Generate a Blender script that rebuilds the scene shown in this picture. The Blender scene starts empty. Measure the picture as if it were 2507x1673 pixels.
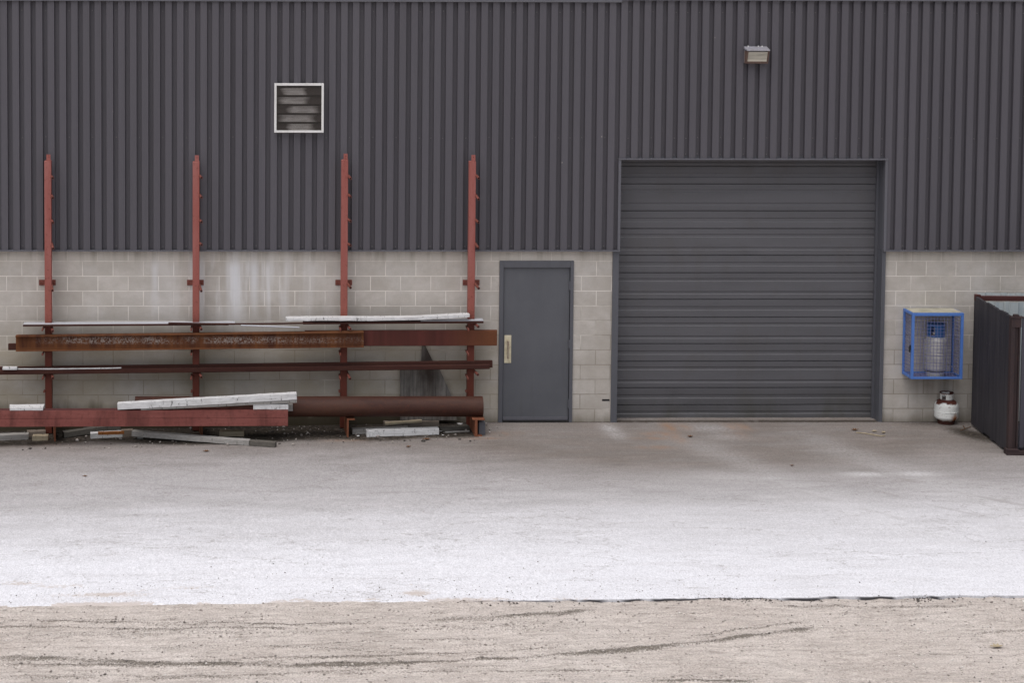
import bpy, math, random
import numpy as np
from mathutils import Vector, Matrix, Euler

random.seed(7)
rng = np.random.default_rng(11)
SC = bpy.context.scene
COL = SC.collection

# ------------------------------------------------------------------ camera
F, PX, PY, WPX, HPX = 4525.0, 690.0, 164.0, 2507.0, 1673.0
PITCH, YAW, ROLL, DIST = 0.0583, 0.020, 0.0033, 25.0
ROT = Matrix.Rotation(-YAW, 3, 'Z') @ Matrix.Rotation(math.pi/2 - PITCH, 3, 'X') @ Matrix.Rotation(ROLL, 3, 'Z')
def ray(u, v):
    return ROT @ Vector(((u-PX)/F, -(v-PY)/F, -1.0))
CAM = -(ray(1253.5, 1034.0) * DIST)

def U(u, v, Y=0.0):                       # photo point -> world point on the upright plane y = Y
    d = ray(u, v); t = (Y-CAM.y)/d.y
    return CAM + d*t
def gz(x):                                # the yard falls a little to the left
    t = np.clip((-0.3-np.asarray(x, dtype=float))/6.6, 0, 1.3)
    return -0.115*t
def G(u, v, dz=0.0):                      # photo point -> world point on the ground
    d = ray(u, v); z = 0.0
    for _ in range(6):
        t = (z+dz-CAM.z)/d.z; p = CAM + d*t; z = float(gz(p.x))
    return p

# ------------------------------------------------------------------ mesh helpers
class MB:
    def __init__(s): s.v = []; s.f = []; s.m = []
    def add(s, vs, fs, mi=0):
        o = len(s.v); s.v += [tuple(p) for p in vs]
        for f in fs: s.f.append(tuple(i+o for i in f)); s.m.append(mi)
    def hexa(s, c, mi=0):                 # c: 8 corners, bottom ring then top ring
        s.add(c, [(3,2,1,0),(4,5,6,7),(0,1,5,4),(1,2,6,5),(2,3,7,6),(3,0,4,7)], mi)
    def box(s, x0, x1, y0, y1, z0, z1, mi=0):
        s.hexa([(x0,y0,z0),(x1,y0,z0),(x1,y1,z0),(x0,y1,z0),(x0,y0,z1),(x1,y0,z1),(x1,y1,z1),(x0,y1,z1)], mi)
    def bar(s, a, b, h, w, mi=0, n=1, wob=0.0, h2=None, sag=None):
        """rectangular member; a,b = ends of the front bottom edge, h up, w back"""
        a = Vector(a); b = Vector(b); d = (b-a).normalized()
        back = Vector((-d.y, d.x, 0)).normalized()
        if back.y < 0: back = -back
        up = d.cross(back)
        if up.z < 0: up = -up
        rings = []
        for i in range(n+1):
            t = i/n; p = a.lerp(b, t)
            if sag: p = p + up*sag(t)
            hh = h + ((h2-h)*t if h2 is not None else 0)
            j = lambda: Vector((0, random.uniform(-wob, wob), random.uniform(-wob, wob)))
            rings.append([p+j(), p+back*w+j(), p+back*w+up*hh+j(), p+up*hh+j()])
        vs = [q for r in rings for q in r]; fs = []
        for i in range(n):
            o = 4*i
            for k in range(4): fs.append((o+k, o+(k+1) % 4, o+4+(k+1) % 4, o+4+k))
        fs += [(3,2,1,0), tuple(4*n+k for k in range(4))]
        s.add(vs, fs, mi)
    def sweep(s, prof, a, b, mi=0, closed=True, caps=True):
        """extrude a (back, up) outline from a to b"""
        a = Vector(a); b = Vector(b); d = (b-a).normalized()
        back = Vector((-d.y, d.x, 0)).normalized()
        if back.y < 0 and abs(d.y) < .9: back = -back
        up = d.cross(back)
        if up.z < 0: up = -up
        n = len(prof)
        vs = [a+back*p+up*q for p, q in prof] + [b+back*p+up*q for p, q in prof]
        fs = [(i, (i+1) % n, n+(i+1) % n, n+i) for i in range(n if closed else n-1)]
        if caps: fs += [tuple(reversed(range(n))), tuple(range(n, 2*n))]
        s.add(vs, fs, mi)
    def tube(s, a, b, r, mi=0, n=16, inner=0.0, r2=None):
        a = Vector(a); b = Vector(b); d = (b-a).normalized()
        x = d.orthogonal().normalized(); y = d.cross(x)
        r2 = r if r2 is None else r2
        ring = lambda p, rr: [p + x*rr*math.cos(2*math.pi*k/n) + y*rr*math.sin(2*math.pi*k/n) for k in range(n)]
        if inner:
            vs = ring(a, r)+ring(b, r2)+ring(b, inner)+ring(a, inner)
            fs = [(q*n+k, q*n+(k+1) % n, ((q+1) % 4)*n+(k+1) % n, ((q+1) % 4)*n+k) for q in range(4) for k in range(n)]
        else:
            vs = ring(a, r)+ring(b, r2)
            fs = [(k, (k+1) % n, n+(k+1) % n, n+k) for k in range(n)] + [tuple(reversed(range(n))), tuple(range(n, 2*n))]
        s.add(vs, fs, mi)
    def lathe(s, c, prof, mi=0, n=32, arc=None):
        c = Vector(c); m = len(prof); vs = []
        a0, a1 = arc if arc else (0, 2*math.pi)
        cnt = n if not arc else n+1
        for k in range(cnt):
            t = a0+(a1-a0)*k/n
            for r, z in prof: vs.append(c+Vector((r*math.cos(t), r*math.sin(t), z)))
        fs = []
        for k in range(n):
            k2 = (k+1) % cnt
            for i in range(m-1): fs.append((k*m+i, k2*m+i, k2*m+i+1, k*m+i+1))
        s.add(vs, fs, mi)
    def prism(s, pts, dvec, mi=0):
        n = len(pts); dvec = Vector(dvec)
        vs = [Vector(p) for p in pts] + [Vector(p)+dvec for p in pts]
        fs = [(i, (i+1) % n, n+(i+1) % n, n+i) for i in range(n)] + [tuple(reversed(range(n))), tuple(range(n, 2*n))]
        s.add(vs, fs, mi)
    def build(s, name, mats, parent=None, origin=None, bevel=0.0, smooth=False, seg=2):
        if not isinstance(mats, (list, tuple)): mats = [mats]
        vs = np.array([tuple(p) for p in s.v], dtype=float)
        if parent is not None:
            base = Vector(WORLD_AT.get(parent.name, (0, 0, 0)))
            o = base if origin is None else Vector(origin)
        else:
            base = Vector((0, 0, 0))
            if origin is None:
                o = Vector(((vs[:,0].min()+vs[:,0].max())/2, (vs[:,1].min()+vs[:,1].max())/2, vs[:,2].min()))
            else: o = Vector(origin)
        me = bpy.data.meshes.new(name)
        me.from_pydata((vs-np.array(o)).tolist(), [], s.f)
        for m in mats: me.materials.append(m)
        me.polygons.foreach_set('material_index', s.m)
        me.validate(); me.update()
        import bmesh
        bm = bmesh.new(); bm.from_mesh(me); bmesh.ops.recalc_face_normals(bm, faces=bm.faces); bm.to_mesh(me); bm.free()
        if smooth:
            me.polygons.foreach_set('use_smooth', [True]*len(me.polygons)); me.set_sharp_from_angle(angle=math.radians(38))
        ob = bpy.data.objects.new(name, me); COL.objects.link(ob)
        ob.location = o-base if parent is not None else o
        if parent is not None: ob.parent = parent
        WORLD_AT[ob.name] = tuple(o)
        if bevel:
            b = ob.modifiers.new('edge', 'BEVEL'); b.width = bevel; b.segments = seg; b.limit_method = 'ANGLE'; b.angle_limit = math.radians(40)
        return ob
WORLD_AT = {}

def tag(o, label=None, cat=None, group=None, kind=None):
    if label: o['label'] = label
    if cat: o['category'] = cat
    if group: o['group'] = group
    if kind: o['kind'] = kind
    return o
def thing(name, loc, label, cat, group=None):
    o = bpy.data.objects.new(name, None); COL.objects.link(o); o.location = loc; o.empty_display_size = .2
    WORLD_AT[o.name] = tuple(loc)
    return tag(o, label, cat, group)

# ------------------------------------------------------------------ material helpers
class NT:
    def __init__(s, name, rough=0.6, metal=0.0, spec=0.5):
        s.mat = bpy.data.materials.new(name); s.mat.use_nodes = True
        s.t = s.mat.node_tree; s.n = s.t.nodes
        s.p = s.n['Principled BSDF']; s.p.inputs['Roughness'].default_value = rough
        s.p.inputs['Metallic'].default_value = metal
        s.p.inputs['Specular IOR Level'].default_value = spec
    def link(s, a, b): s.t.links.new(a, b)
    def put(s, sock, v):
        if isinstance(v, (int, float)): sock.default_value = v
        elif isinstance(v, (tuple, list)):
            sock.default_value = (*v, 1.0) if len(v) == 3 and sock.type == 'RGBA' else v
        else: s.link(v, sock)
    def coord(s, rand=True):
        tc = s.n.new('ShaderNodeTexCoord').outputs['Object']
        if not rand: return tc
        oi = s.n.new('ShaderNodeObjectInfo').outputs['Random']
        m = s.n.new('ShaderNodeVectorMath'); m.operation = 'ADD'; s.link(tc, m.inputs[0])
        k = s.math('MULTIPLY', oi, 37.0); s.link(k, m.inputs[1])
        return m.outputs[0]
    def map(s, vec, scale=(1,1,1), loc=(0,0,0), rot=(0,0,0)):
        m = s.n.new('ShaderNodeMapping'); s.link(vec, m.inputs[0])
        m.inputs['Scale'].default_value = scale; m.inputs['Location'].default_value = loc; m.inputs['Rotation'].default_value = rot
        return m.outputs[0]
    def noise(s, vec, scale=5, detail=4, rough=.55, dist=0.0):
        n = s.n.new('ShaderNodeTexNoise'); s.link(vec, n.inputs['Vector'])
        n.inputs['Scale'].default_value = scale; n.inputs['Detail'].default_value = detail
        n.inputs['Roughness'].default_value = rough; n.inputs['Distortion'].default_value = dist
        return n.outputs['Fac']
    def voro(s, vec, scale=20, out='Distance'):
        n = s.n.new('ShaderNodeTexVoronoi'); s.link(vec, n.inputs['Vector']); n.inputs['Scale'].default_value = scale
        return n.outputs[out]
    def math(s, op, a, b=0.0, clamp=False):
        m = s.n.new('ShaderNodeMath'); m.operation = op; m.use_clamp = clamp
        s.put(m.inputs[0], a); s.put(m.inputs[1], b); return m.outputs[0]
    def rng(s, x, a, b, c=0.0, d=1.0):
        m = s.n.new('ShaderNodeMapRange'); s.put(m.inputs[0], x)
        for i, q in enumerate((a, b, c, d)): m.inputs[i+1].default_value = q
        m.clamp = True; return m.outputs[0]
    def mix(s, fac, a, b, mode='MIX'):
        m = s.n.new('ShaderNodeMix'); m.data_type = 'RGBA'; m.blend_type = mode
        s.put(m.inputs[0], fac); s.put(m.inputs[6], a); s.put(m.inputs[7], b); return m.outputs[2]
    def attr(s, name, out='Fac'):
        a = s.n.new('ShaderNodeAttribute'); a.attribute_name = name; return a.outputs[out]
    def xyz(s, vec):
        m = s.n.new('ShaderNodeSeparateXYZ'); s.link(vec, m.inputs[0]); return m.outputs
    def comb(s, x, y, z):
        m = s.n.new('ShaderNodeCombineXYZ')
        for i, q in enumerate((x, y, z)): s.put(m.inputs[i], q)
        return m.outputs[0]
    def color(s, c): s.put(s.p.inputs['Base Color'], c); return s
    def rough(s, r): s.put(s.p.inputs['Roughness'], r); return s
    def bump(s, h, strength=.3, dist=.01):
        b = s.n.new('ShaderNodeBump'); b.inputs['Strength'].default_value = strength; b.inputs['Distance'].default_value = dist
        s.link(h, b.inputs['Height']); s.link(b.outputs[0], s.p.inputs['Normal']); return s

def painted(name, base, dirt, rough=.5, amt=.35, streak=True):
    n = NT(name, rough); v = n.coord()
    a = n.noise(n.map(v, (6, 6, .5)) if streak else v, 1.5, 5, .6)
    b = n.noise(v, 40, 3)
    c = n.mix(n.rng(a, .42, .75, 0, amt), base, dirt)
    c = n.mix(n.rng(b, .35, .75, 0, .25), c, tuple(k*1.18 for k in base))
    n.color(c); n.rough(n.rng(a, .3, .7, rough-.08, rough+.12)); n.bump(b, .04, .003)
    return n.mat
def rusty(name, base, second, spot, rough=.8, axis=(1, 8, 8), spotamt=.5, runs=.0, rmap=(14, 14, .6)):
    n = NT(name, rough, 0, .25); v = n.coord()
    a = n.noise(n.map(v, axis), 1.6, 6, .62, .3); b = n.noise(v, 22, 6, .65); f = n.noise(v, 130, 3)
    c = n.mix(n.rng(a, .38, .66), base, second)
    c = n.mix(n.rng(b, .52, .7, 0, spotamt), c, spot)
    if runs:
        r = n.noise(n.map(v, rmap), 1.2, 5, .65, .4)
        c = n.mix(n.rng(r, .5, .64, 0, runs), c, tuple(k*.35 for k in base))
    c = n.mix(n.rng(f, .3, .7, 0, .4), c, tuple(k*.6 for k in base))
    n.color(c); n.bump(b, .25, .004)
    return n.mat
def timber(name, base, dark, grain=(.6, 14, 14), amt=.7, cracks=.6):
    n = NT(name, .85, 0, .2); v = n.coord()
    a = n.noise(n.map(v, grain), 4, 6, .65, .2); b = n.noise(v, 9, 5, .6)
    k = n.noise(n.map(v, (9, 3, 3)), 3, 6, .75)
    c = n.mix(n.rng(a, .38, .68, 0, amt), base, dark)
    c = n.mix(n.rng(b, .55, .78, 0, .5), c, tuple(q*.6 for q in base))
    c = n.mix(n.rng(k, .585, .64, 0, cracks), c, tuple(q*.3 for q in dark))
    e = n.noise(n.map(v, (26, 2, 3)), 1.5, 3); c = n.mix(n.rng(e, .70, .73, 0, cracks), c, tuple(q*.3 for q in dark))
    n.color(c); n.bump(a, .25, .003)
    return n.mat

M = {}
# --- cladding and doors
n = NT('charcoal_cladding', .5, 0, .35); v = n.coord(False)
sheet = n.noise(n.map(v, (1.1, .1, .02)), 1.0, 2); soft = n.noise(v, .35, 3); st = n.noise(n.map(v, (9, 9, .25)), 1.2, 5, .6)
c = n.mix(n.rng(sheet, .3, .7), (.076, .071, .083), (.093, .087, .101))
c = n.mix(n.rng(soft, .35, .7, 0, .5), c, (.089, .085, .096))
c = n.mix(n.rng(st, .5, .75, 0, .28), c, (.065, .06, .064))
fl = n.voro(n.map(v, (1, 1, .8)), 2.1)
c = n.mix(n.rng(fl, .012, .02, .75, 0), c, (.32, .3, .28))
n.color(c).rough(n.rng(st, .3, .7, .42, .58)); M['clad'] = n.mat
M['flash'] = painted('charcoal_flashing', (.108, .107, .124), (.075, .07, .075), .45)
M['jamb'] = painted('charcoal_jamb', (.088, .09, .105), (.06, .058, .06), .45)
M['screw'] = painted('screw_head', (.16, .155, .16), (.1, .09, .08), .4)
n = NT('garage_door_paint', .48, 0, .4); v = n.coord(False)
st = n.noise(n.map(v, (.35, 1, 3.2)), 1.5, 5, .6); s2 = n.noise(n.map(v, (1.0, 1, .6)), 2.6, 5, .6); sp = n.noise(v, 60, 3)
c = n.mix(n.rng(st, .35, .7), (.082, .08, .088), (.100, .098, .108))
c = n.mix(n.rng(s2, .52, .78, 0, .55), c, (.078, .069, .062))
z = n.xyz(v)[2]
c = n.mix(n.math('MULTIPLY', n.rng(z, .45, 0, 0, 1), n.rng(s2, .4, .62, .15, .8)), c, (.06, .058, .05))
chip = n.voro(n.map(v, (.6, 1, 1.3)), 1.35)
c = n.mix(n.rng(chip, .012, .018, .9, 0), c, (.5, .49, .47))
c = n.mix(n.rng(sp, .3, .75, 0, .2), c, (.12, .118, .128))
n.color(c).rough(n.rng(s2, .3, .7, .4, .58)); M['gdoor'] = n.mat
n = NT('door_paint', .42, 0, .45); v = n.coord(False)
a = n.noise(v, 2.2, 5, .6); b = n.noise(n.map(v, (8, 8, .8)), 1.5, 5)
c = n.mix(n.rng(a, .4, .72), (.088, .091, .104), (.104, .107, .12)); c = n.mix(n.rng(b, .55, .8, 0, .4), c, (.072, .072, .078))
n.color(c).rough(n.rng(a, .3, .7, .36, .5)); M['door'] = n.mat
M['seal'] = painted('rubber_seal', (.03, .026, .025), (.02, .018, .017), .8)
M['brass'] = None
n = NT('pale_brass', .38, .35, .5); v = n.coord(); a = n.noise(v, 18, 5)
n.color(n.mix(n.rng(a, .4, .7), (.72, .66, .49), (.5, .43, .28))); M['brass'] = n.mat
n = NT('steel_handle', .35, .7); v = n.coord(); n.color(n.mix(n.rng(n.noise(v, 30), .4, .7), (.45, .38, .3), (.3, .22, .17))); M['handle'] = n.mat
M['galv'] = painted('galvanised_frame', (.72, .71, .70), (.45, .42, .4), .5, .5)
n = NT('dusty_louvre', .8); v = n.coord(); x = n.xyz(n.coord(False)); r1 = n.n.new('ShaderNodeObjectInfo').outputs['Random']
r2 = n.math('FRACT', n.math('MULTIPLY', r1, 7.3)); a = n.noise(n.map(v, (2, 6, 6)), 2.2, 4, .6)
xo = n.math('ADD', n.math('ADD', x[0], n.math('MULTIPLY', n.math('SUBTRACT', r1, .35), .16)), n.math('MULTIPLY', n.math('SUBTRACT', a, .5), .16))
wd = n.math('ADD', .13, n.math('MULTIPLY', r2, .12)); q = n.math('DIVIDE', n.math('ABSOLUTE', xo), wd)
mk = n.math('MULTIPLY', n.rng(q, 1.05, .6), n.rng(n.noise(n.map(v, (3, 20, 20)), 2, 4), .25, .6, .55, 1.0))
n.color(n.mix(mk, (.036, .028, .025), (.52, .485, .46))); M['louvre'] = n.mat
M['screenwire'] = painted('screen_wire', (.10, .085, .075), (.06, .05, .045), .7)
M['dark'] = painted('dark_void', (.012, .011, .011), (.008, .008, .008), .9)

# --- block wall
BW, RH = .4065, .2019
J = U(277, 731); R0 = U(300, 749.2)
n = NT('concrete_block', .9, 0, .15); v = n.coord(False); x = n.xyz(v)
bx = n.math('ADD', x[0], -J.x - BW/2 + 100*BW); bz = n.math('ADD', x[2], -R0.z + 100*RH)
br = n.n.new('ShaderNodeTexBrick'); n.link(n.comb(bx, bz, 0.0), br.inputs['Vector'])
br.offset = .5; br.offset_frequency = 2; br.squash = 1.0
for k, q in (('Scale', 1.0), ('Mortar Size', .0062), ('Mortar Smooth', .25), ('Bias', 0.0), ('Brick Width', BW), ('Row Height', RH)): br.inputs[k].default_value = q
br.inputs['Color1'].default_value = (.0, 0, 0, 1); br.inputs['Color2'].default_value = (1, 1, 1, 1); br.inputs['Mortar'].default_value = (.5, .5, .5, 1)
big = n.noise(v, .55, 4, .6); mid = n.noise(v, 4.5, 5, .6); fine = n.noise(v, 90, 3, .6)
c = n.mix(br.outputs['Color'], (.43, .392, .35), (.58, .535, .49))
c = n.mix(n.rng(big, .35, .65, 0, .75), c, (.535, .502, .472))
c = n.mix(n.rng(n.noise(n.map(v, (1, 1, 1.6)), 2.0, 6, .7), .40, .62, 0, .6), c, (.36, .325, .285))
c = n.mix(n.rng(n.noise(n.map(v, (1.4, 1, .8)), 1.6, 5, .65), .52, .68, 0, .6), c, (.55, .525, .50))
c = n.mix(n.rng(mid, .42, .7, 0, .55), c, (.40, .362, .318))
c = n.mix(n.rng(fine, .35, .7, 0, .3), c, (.33, .305, .29))
# mortar: pale in places, grey in others
mp = n.math('ADD', n.noise(v, 1.1, 4), n.rng(x[2], .7, 1.7, -.14, .16))
mort = n.mix(n.rng(mp, .42, .58), (.30, .268, .228), (.68, .635, .585))
c = n.mix(n.math('MULTIPLY', br.outputs['Fac'], n.rng(n.noise(v, 2.3, 4),   .32, .52, .35, 1.0)), c, mort)
# white lime runs below the cladding, left half of the wall
run = n.noise(n.map(v, (3.2, 1, .28)), 1.5, 4, .55, .3); x0 = U(590, 700).x
zone = n.rng(n.math('ABSOLUTE', n.math('ADD', x[0], -x0)), 1.35, .15)
zc = n.rng(x[2], U(590, 850).z, U(590, 720).z)
c = n.mix(n.math('MULTIPLY', n.math('MULTIPLY', zone, zc), n.rng(run, .42, .56, 0, .85)), c, (.64, .63, .635))
for (uu, ww, aa) in ((577, .045, .75), (620, .05, .7), (380, .05, .45), (556, .03, .35)):
    xx = U(uu, 700).x
    w1 = n.rng(n.math('ABSOLUTE', n.math('ADD', n.math('ADD', x[0], -xx), n.math('MULTIPLY', n.math('SUBTRACT', run, .5), .12))), ww*1.6, ww*.3)
    c = n.mix(n.math('MULTIPLY', n.math('MULTIPLY', w1, n.rng(x[2], U(590, 800).z, U(590, 690).z)), aa), c, (.64, .64, .66))
# warm mould stain low on the wall behind the steel and dirt along the foot
warm = n.noise(n.map(v, (1, 1, 1.8)), 1.3, 4)
c = n.mix(n.math('MULTIPLY', n.math('MULTIPLY', n.rng(x[2], 1.5, .9), n.rng(x[0], .6, -.6)), n.rng(warm, .35, .62, .1, .65)), c, (.34, .29, .205))
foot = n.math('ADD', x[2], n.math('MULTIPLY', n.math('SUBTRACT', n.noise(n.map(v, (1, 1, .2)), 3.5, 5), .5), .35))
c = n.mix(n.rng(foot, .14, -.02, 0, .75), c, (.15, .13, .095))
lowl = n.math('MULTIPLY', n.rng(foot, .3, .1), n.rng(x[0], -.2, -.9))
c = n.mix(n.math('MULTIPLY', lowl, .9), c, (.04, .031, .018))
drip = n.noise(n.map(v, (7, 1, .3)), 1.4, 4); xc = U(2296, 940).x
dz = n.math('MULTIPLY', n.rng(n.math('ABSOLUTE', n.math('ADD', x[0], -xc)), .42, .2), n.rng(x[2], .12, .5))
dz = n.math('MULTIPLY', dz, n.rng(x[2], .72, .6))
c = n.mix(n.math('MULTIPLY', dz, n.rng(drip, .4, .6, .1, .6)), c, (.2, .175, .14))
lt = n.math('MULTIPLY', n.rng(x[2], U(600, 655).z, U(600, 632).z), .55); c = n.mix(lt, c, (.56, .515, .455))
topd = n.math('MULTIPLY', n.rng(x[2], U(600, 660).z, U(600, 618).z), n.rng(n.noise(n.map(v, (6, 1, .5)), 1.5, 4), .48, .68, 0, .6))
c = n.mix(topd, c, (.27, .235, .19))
n.color(c); h = n.math('ADD', n.math('MULTIPLY', br.outputs['Fac'], -1.0), n.math('MULTIPLY', fine, .35)); n.bump(h, .5, .006)
M['block'] = n.mat

# --- metals, rust, paint
M['redox'] = rusty('red_oxide_paint', (.30, .095, .082), (.33, .115, .105), (.20, .055, .04), .62, (10, 10, .7), .55)
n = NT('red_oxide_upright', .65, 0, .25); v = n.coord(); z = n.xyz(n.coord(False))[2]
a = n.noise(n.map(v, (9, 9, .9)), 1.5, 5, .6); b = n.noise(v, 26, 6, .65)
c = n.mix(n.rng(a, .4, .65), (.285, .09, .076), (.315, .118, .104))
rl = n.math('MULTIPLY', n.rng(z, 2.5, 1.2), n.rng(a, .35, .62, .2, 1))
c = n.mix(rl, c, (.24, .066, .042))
zz = n.math('ADD', z, n.math('MULTIPLY', n.math('SUBTRACT', b, .5), .5)); c = n.mix(n.rng(zz, 1.62, 1.36, 0, .9), c, (.098, .0235, .014))  # lower post: rust brown, deepened with painted shade from the beams
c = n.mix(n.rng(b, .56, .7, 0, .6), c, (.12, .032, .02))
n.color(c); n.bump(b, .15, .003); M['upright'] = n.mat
M['rustdark'] = rusty('dark_rust', (.046, .0145, .011), (.064, .023, .015), (.03, .012, .01), .8, (1.2, 9, 9), .5)
M['rustpipe'] = rusty('pipe_rust', (.042, .0145, .0105), (.08, .036, .024), (.095, .03, .016), .6, (.7, 4, 4), .7)
n = NT('beam_rust_flaked', .85, 0, .2); v = n.coord(False); x = n.xyz(v)
a = n.noise(n.map(v, (7, 1, .7)), 1.4, 5, .6); b = n.noise(v, 44, 6, .7); e = n.noise(n.map(v, (1.2, 1, 1)), 2.0, 3)
c = n.mix(n.rng(a, .38, .64), (.062, .021, .011), (.135, .05, .018)); c = n.mix(n.rng(b, .5, .72, 0, .5), c, (.055, .022, .014))
edge = n.rng(n.math('ABSOLUTE', n.math('ADD', x[2], -.105)), .075, .1)
c = n.mix(n.math("MULTIPLY", edge, .6), c, (.15, .06, .025))
fk = n.math('MULTIPLY', n.rng(n.math('ABSOLUTE', n.math('ADD', x[2], -.115)), .062, .022), n.rng(b, .47, .56))
fk = n.math('MULTIPLY', n.math('MULTIPLY', fk, n.rng(e, .36, .5)), n.math('MULTIPLY', n.rng(x[0], 2.2, .6, .3, 1), n.rng(x[0], -2.1, -1.5)))
c = n.mix(n.math('MULTIPLY', fk, .85), c, (.32, .27, .24))
n.color(c); n.bump(b, .3, .004); M['ibeam'] = n.mat
n = NT('channel_rust', .7, 0, .3); v = n.coord(False); x = n.xyz(v)
a = n.noise(n.map(v, (4.5, .2, .25)), 1.3, 4, .55); b = n.noise(v, 30, 5)
c = n.mix(n.rng(a, .36, .62), (.052, .0125, .0085), (.088, .021, .016))
c = n.mix(n.rng(x[0], .55, 1.2), c, (.125, .042, .016)); c = n.mix(n.rng(b, .5, .75, 0, .4), c, (.055, .016, .01))
n.color(c); n.bump(b, .15, .003); M['channel'] = n.mat
M['redbeam'] = rusty('red_beam_paint', (.205, .062, .052), (.265, .09, .076), (.085, .026, .024), .65, (.9, 6, 6), .6, .6, (3.2, 3.2, .8))
M['redtop'] = rusty('red_beam_top', (.09, .03, .03), (.11, .04, .036), (.06, .02, .02), .8, (2, 6, 6), .5)
M['footrust'] = rusty('orange_rust', (.22, .083, .043), (.17, .06, .032), (.13, .04, .02), .8, (5, 5, 3), .6)
M['peg'] = rusty('peg_rust', (.21, .07, .056), (.15, .046, .03), (.1, .03, .02), .75, (9, 9, 9), .6)
M['greysteel'] = painted('grey_sheet', (.47, .48, .52), (.3, .29, .29), .5, .5, False)
# --- timber
M['whitewood'] = timber('white_painted_timber', (.68, .675, .68), (.40, .39, .385), (1.8, 12, 12), .7, 1.0)
M['greywood'] = timber('grey_weathered_timber', (.36, .345, .33), (.2, .185, .17))
M['palewood'] = timber('pale_timber', (.46, .39, .28), (.33, .26, .18))
M['brownwood'] = timber('brown_weathered_timber', (.24, .2, .165), (.12, .095, .075))
M['darkwood'] = timber('dark_damp_timber', (.13, .12, .105), (.07, .062, .055))
M['orangewood'] = timber('orange_timber', (.30, .115, .035), (.2, .07, .02))
n = NT('weathered_plywood', .9, 0, .15); v = n.coord(False); x = n.xyz(v)
a = n.noise(n.map(v, (22, 1, .9)), 1.6, 6, .65, .2); b = n.noise(n.map(v, (5, 1, 2.2)), 1.3, 5, .6); k = n.voro(n.map(v, (1, 1, .75)), 5.5)
c = n.mix(n.rng(a, .35, .65), (.235, .215, .195), (.10, .092, .088)); c = n.mix(n.rng(b, .45, .68, 0, .7), c, (.065, .053, .046))
mid_ = n.math('MULTIPLY', n.rng(n.math('ABSOLUTE', n.math('ADD', n.math('ADD', x[0], .0), n.math('MULTIPLY', n.math('SUBTRACT', b, .5), .25))), .16, .02), n.rng(x[2], .2, .55)); c = n.mix(n.math('MULTIPLY', mid_, .9), c, (.05, .037, .031))
c = n.mix(n.rng(k, .05, .09, .85, 0), c, (.03, .026, .024)); n.color(c); n.bump(a, .3, .003); M['ply'] = n.mat
# --- cage, cylinders, bin
n = NT('blue_paint', .5, 0, .4); v = n.coord(); a = n.noise(v, 7, 5, .6); b = n.noise(v, 45, 4)
c = n.mix(n.rng(a, .4, .7), (.068, .165, .48), (.095, .205, .52)); c = n.mix(n.rng(b, .58, .74, 0, .6), c, (.1, .13, .26)); n.color(c); M['blue'] = n.mat
M['wire'] = painted('blue_wire', (.14, .15, .30), (.11, .1, .16), .6, .6, False)
n = NT('cage_lid', .85, 0, .15); v = n.coord(); a = n.noise(v, 6, 5, .6)
n.color(n.mix(n.rng(a, .4, .65), (.42, .39, .32), (.30, .29, .22))); M['lid'] = n.mat
n = NT('aluminium_cylinder', .42, .35, .5); v = n.coord(); a = n.noise(v, 9, 5); n.color(n.mix(n.rng(a, .4, .7), (.50, .48, .46), (.36, .345, .335))); n.rough(n.rng(a, .3, .7, .36, .55)); M['alu'] = n.mat
M['bluecap'] = painted('blue_collar_paint', (.02, .095, .27), (.015, .05, .14), .5, .5, False)
n = NT('chipped_white_tank', .55, 0, .35); v = n.coord(False); x = n.xyz(v)
a = n.noise(v, 11, 6, .62); b = n.noise(v, 38, 5, .6); e = n.noise(v, 5, 4, .6)
c = n.mix(n.rng(b, .45, .75, 0, .25), (.74, .75, .73), (.55, .5, .45))
rr = n.math('MAXIMUM', n.rng(n.math('ADD', x[2], n.math('MULTIPLY', n.math('SUBTRACT', a, .5), .2)), .078, .035), 0.0)
sh = n.math('MULTIPLY', n.rng(n.math('ADD', x[2], n.math('MULTIPLY', n.math('SUBTRACT', a, .5), .2)), .275, .30), n.rng(x[2], .345, .325))
top = n.rng(n.math('ADD', x[2], n.math('MULTIPLY', n.math('SUBTRACT', a, .5), .06)), .405, .415)
pt = n.math('MULTIPLY', n.math('MULTIPLY', n.rng(x[0], .0, .05), n.rng(x[0], .13, .08)), n.rng(n.math('ADD', x[2], n.math('MULTIPLY', n.math('SUBTRACT', e, .5), .2)), .17, .12))
m_ = n.math('MAXIMUM', n.math('MAXIMUM', rr, sh), n.math('MAXIMUM', n.math('MAXIMUM', top, pt), n.rng(b, .63, .68)))
rc = n.mix(n.rng(b, .35, .65), (.30, .11, .035), (.14, .045, .02)); rc = n.mix(n.rng(x[2], .24, .29), rc, (.095, .026, .018))
c = n.mix(m_, c, rc); n.color(c); n.rough(n.rng(m_, 0, 1, .45, .85)); n.bump(a, .12, .004); M['tank'] = n.mat
n = NT('bin_side_black', .65, 0, .3); v = n.coord(False); a = n.noise(n.map(v, (1, 10, .6)), 1.5, 6, .62); b = n.noise(v, 18, 6, .65)
c = n.mix(n.rng(a, .38, .68), (.026, .024, .03), (.046, .042, .048)); c = n.mix(n.rng(b, .62, .74, 0, .55), c, (.12, .11, .11))
n.color(c); n.bump(a, .25, .004); M['binside'] = n.mat
M['binpost'] = rusty('bin_post_rust', (.038, .026, .027), (.055, .034, .034), (.08, .04, .03), .7, (8, 8, .8), .5)
M['binfront'] = painted('bin_front_paint', (.045, .042, .056), (.03, .027, .03), .6, .6)
M['binrail'] = rusty('bin_rail_red', (.07, .023, .022), (.09, .032, .03), (.06, .02, .018), .7, (2, 6, 6), .5)
M['binliner'] = painted('pale_corrugated_liner', (.44, .47, .47), (.25, .31, .36), .6, .8)
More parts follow.
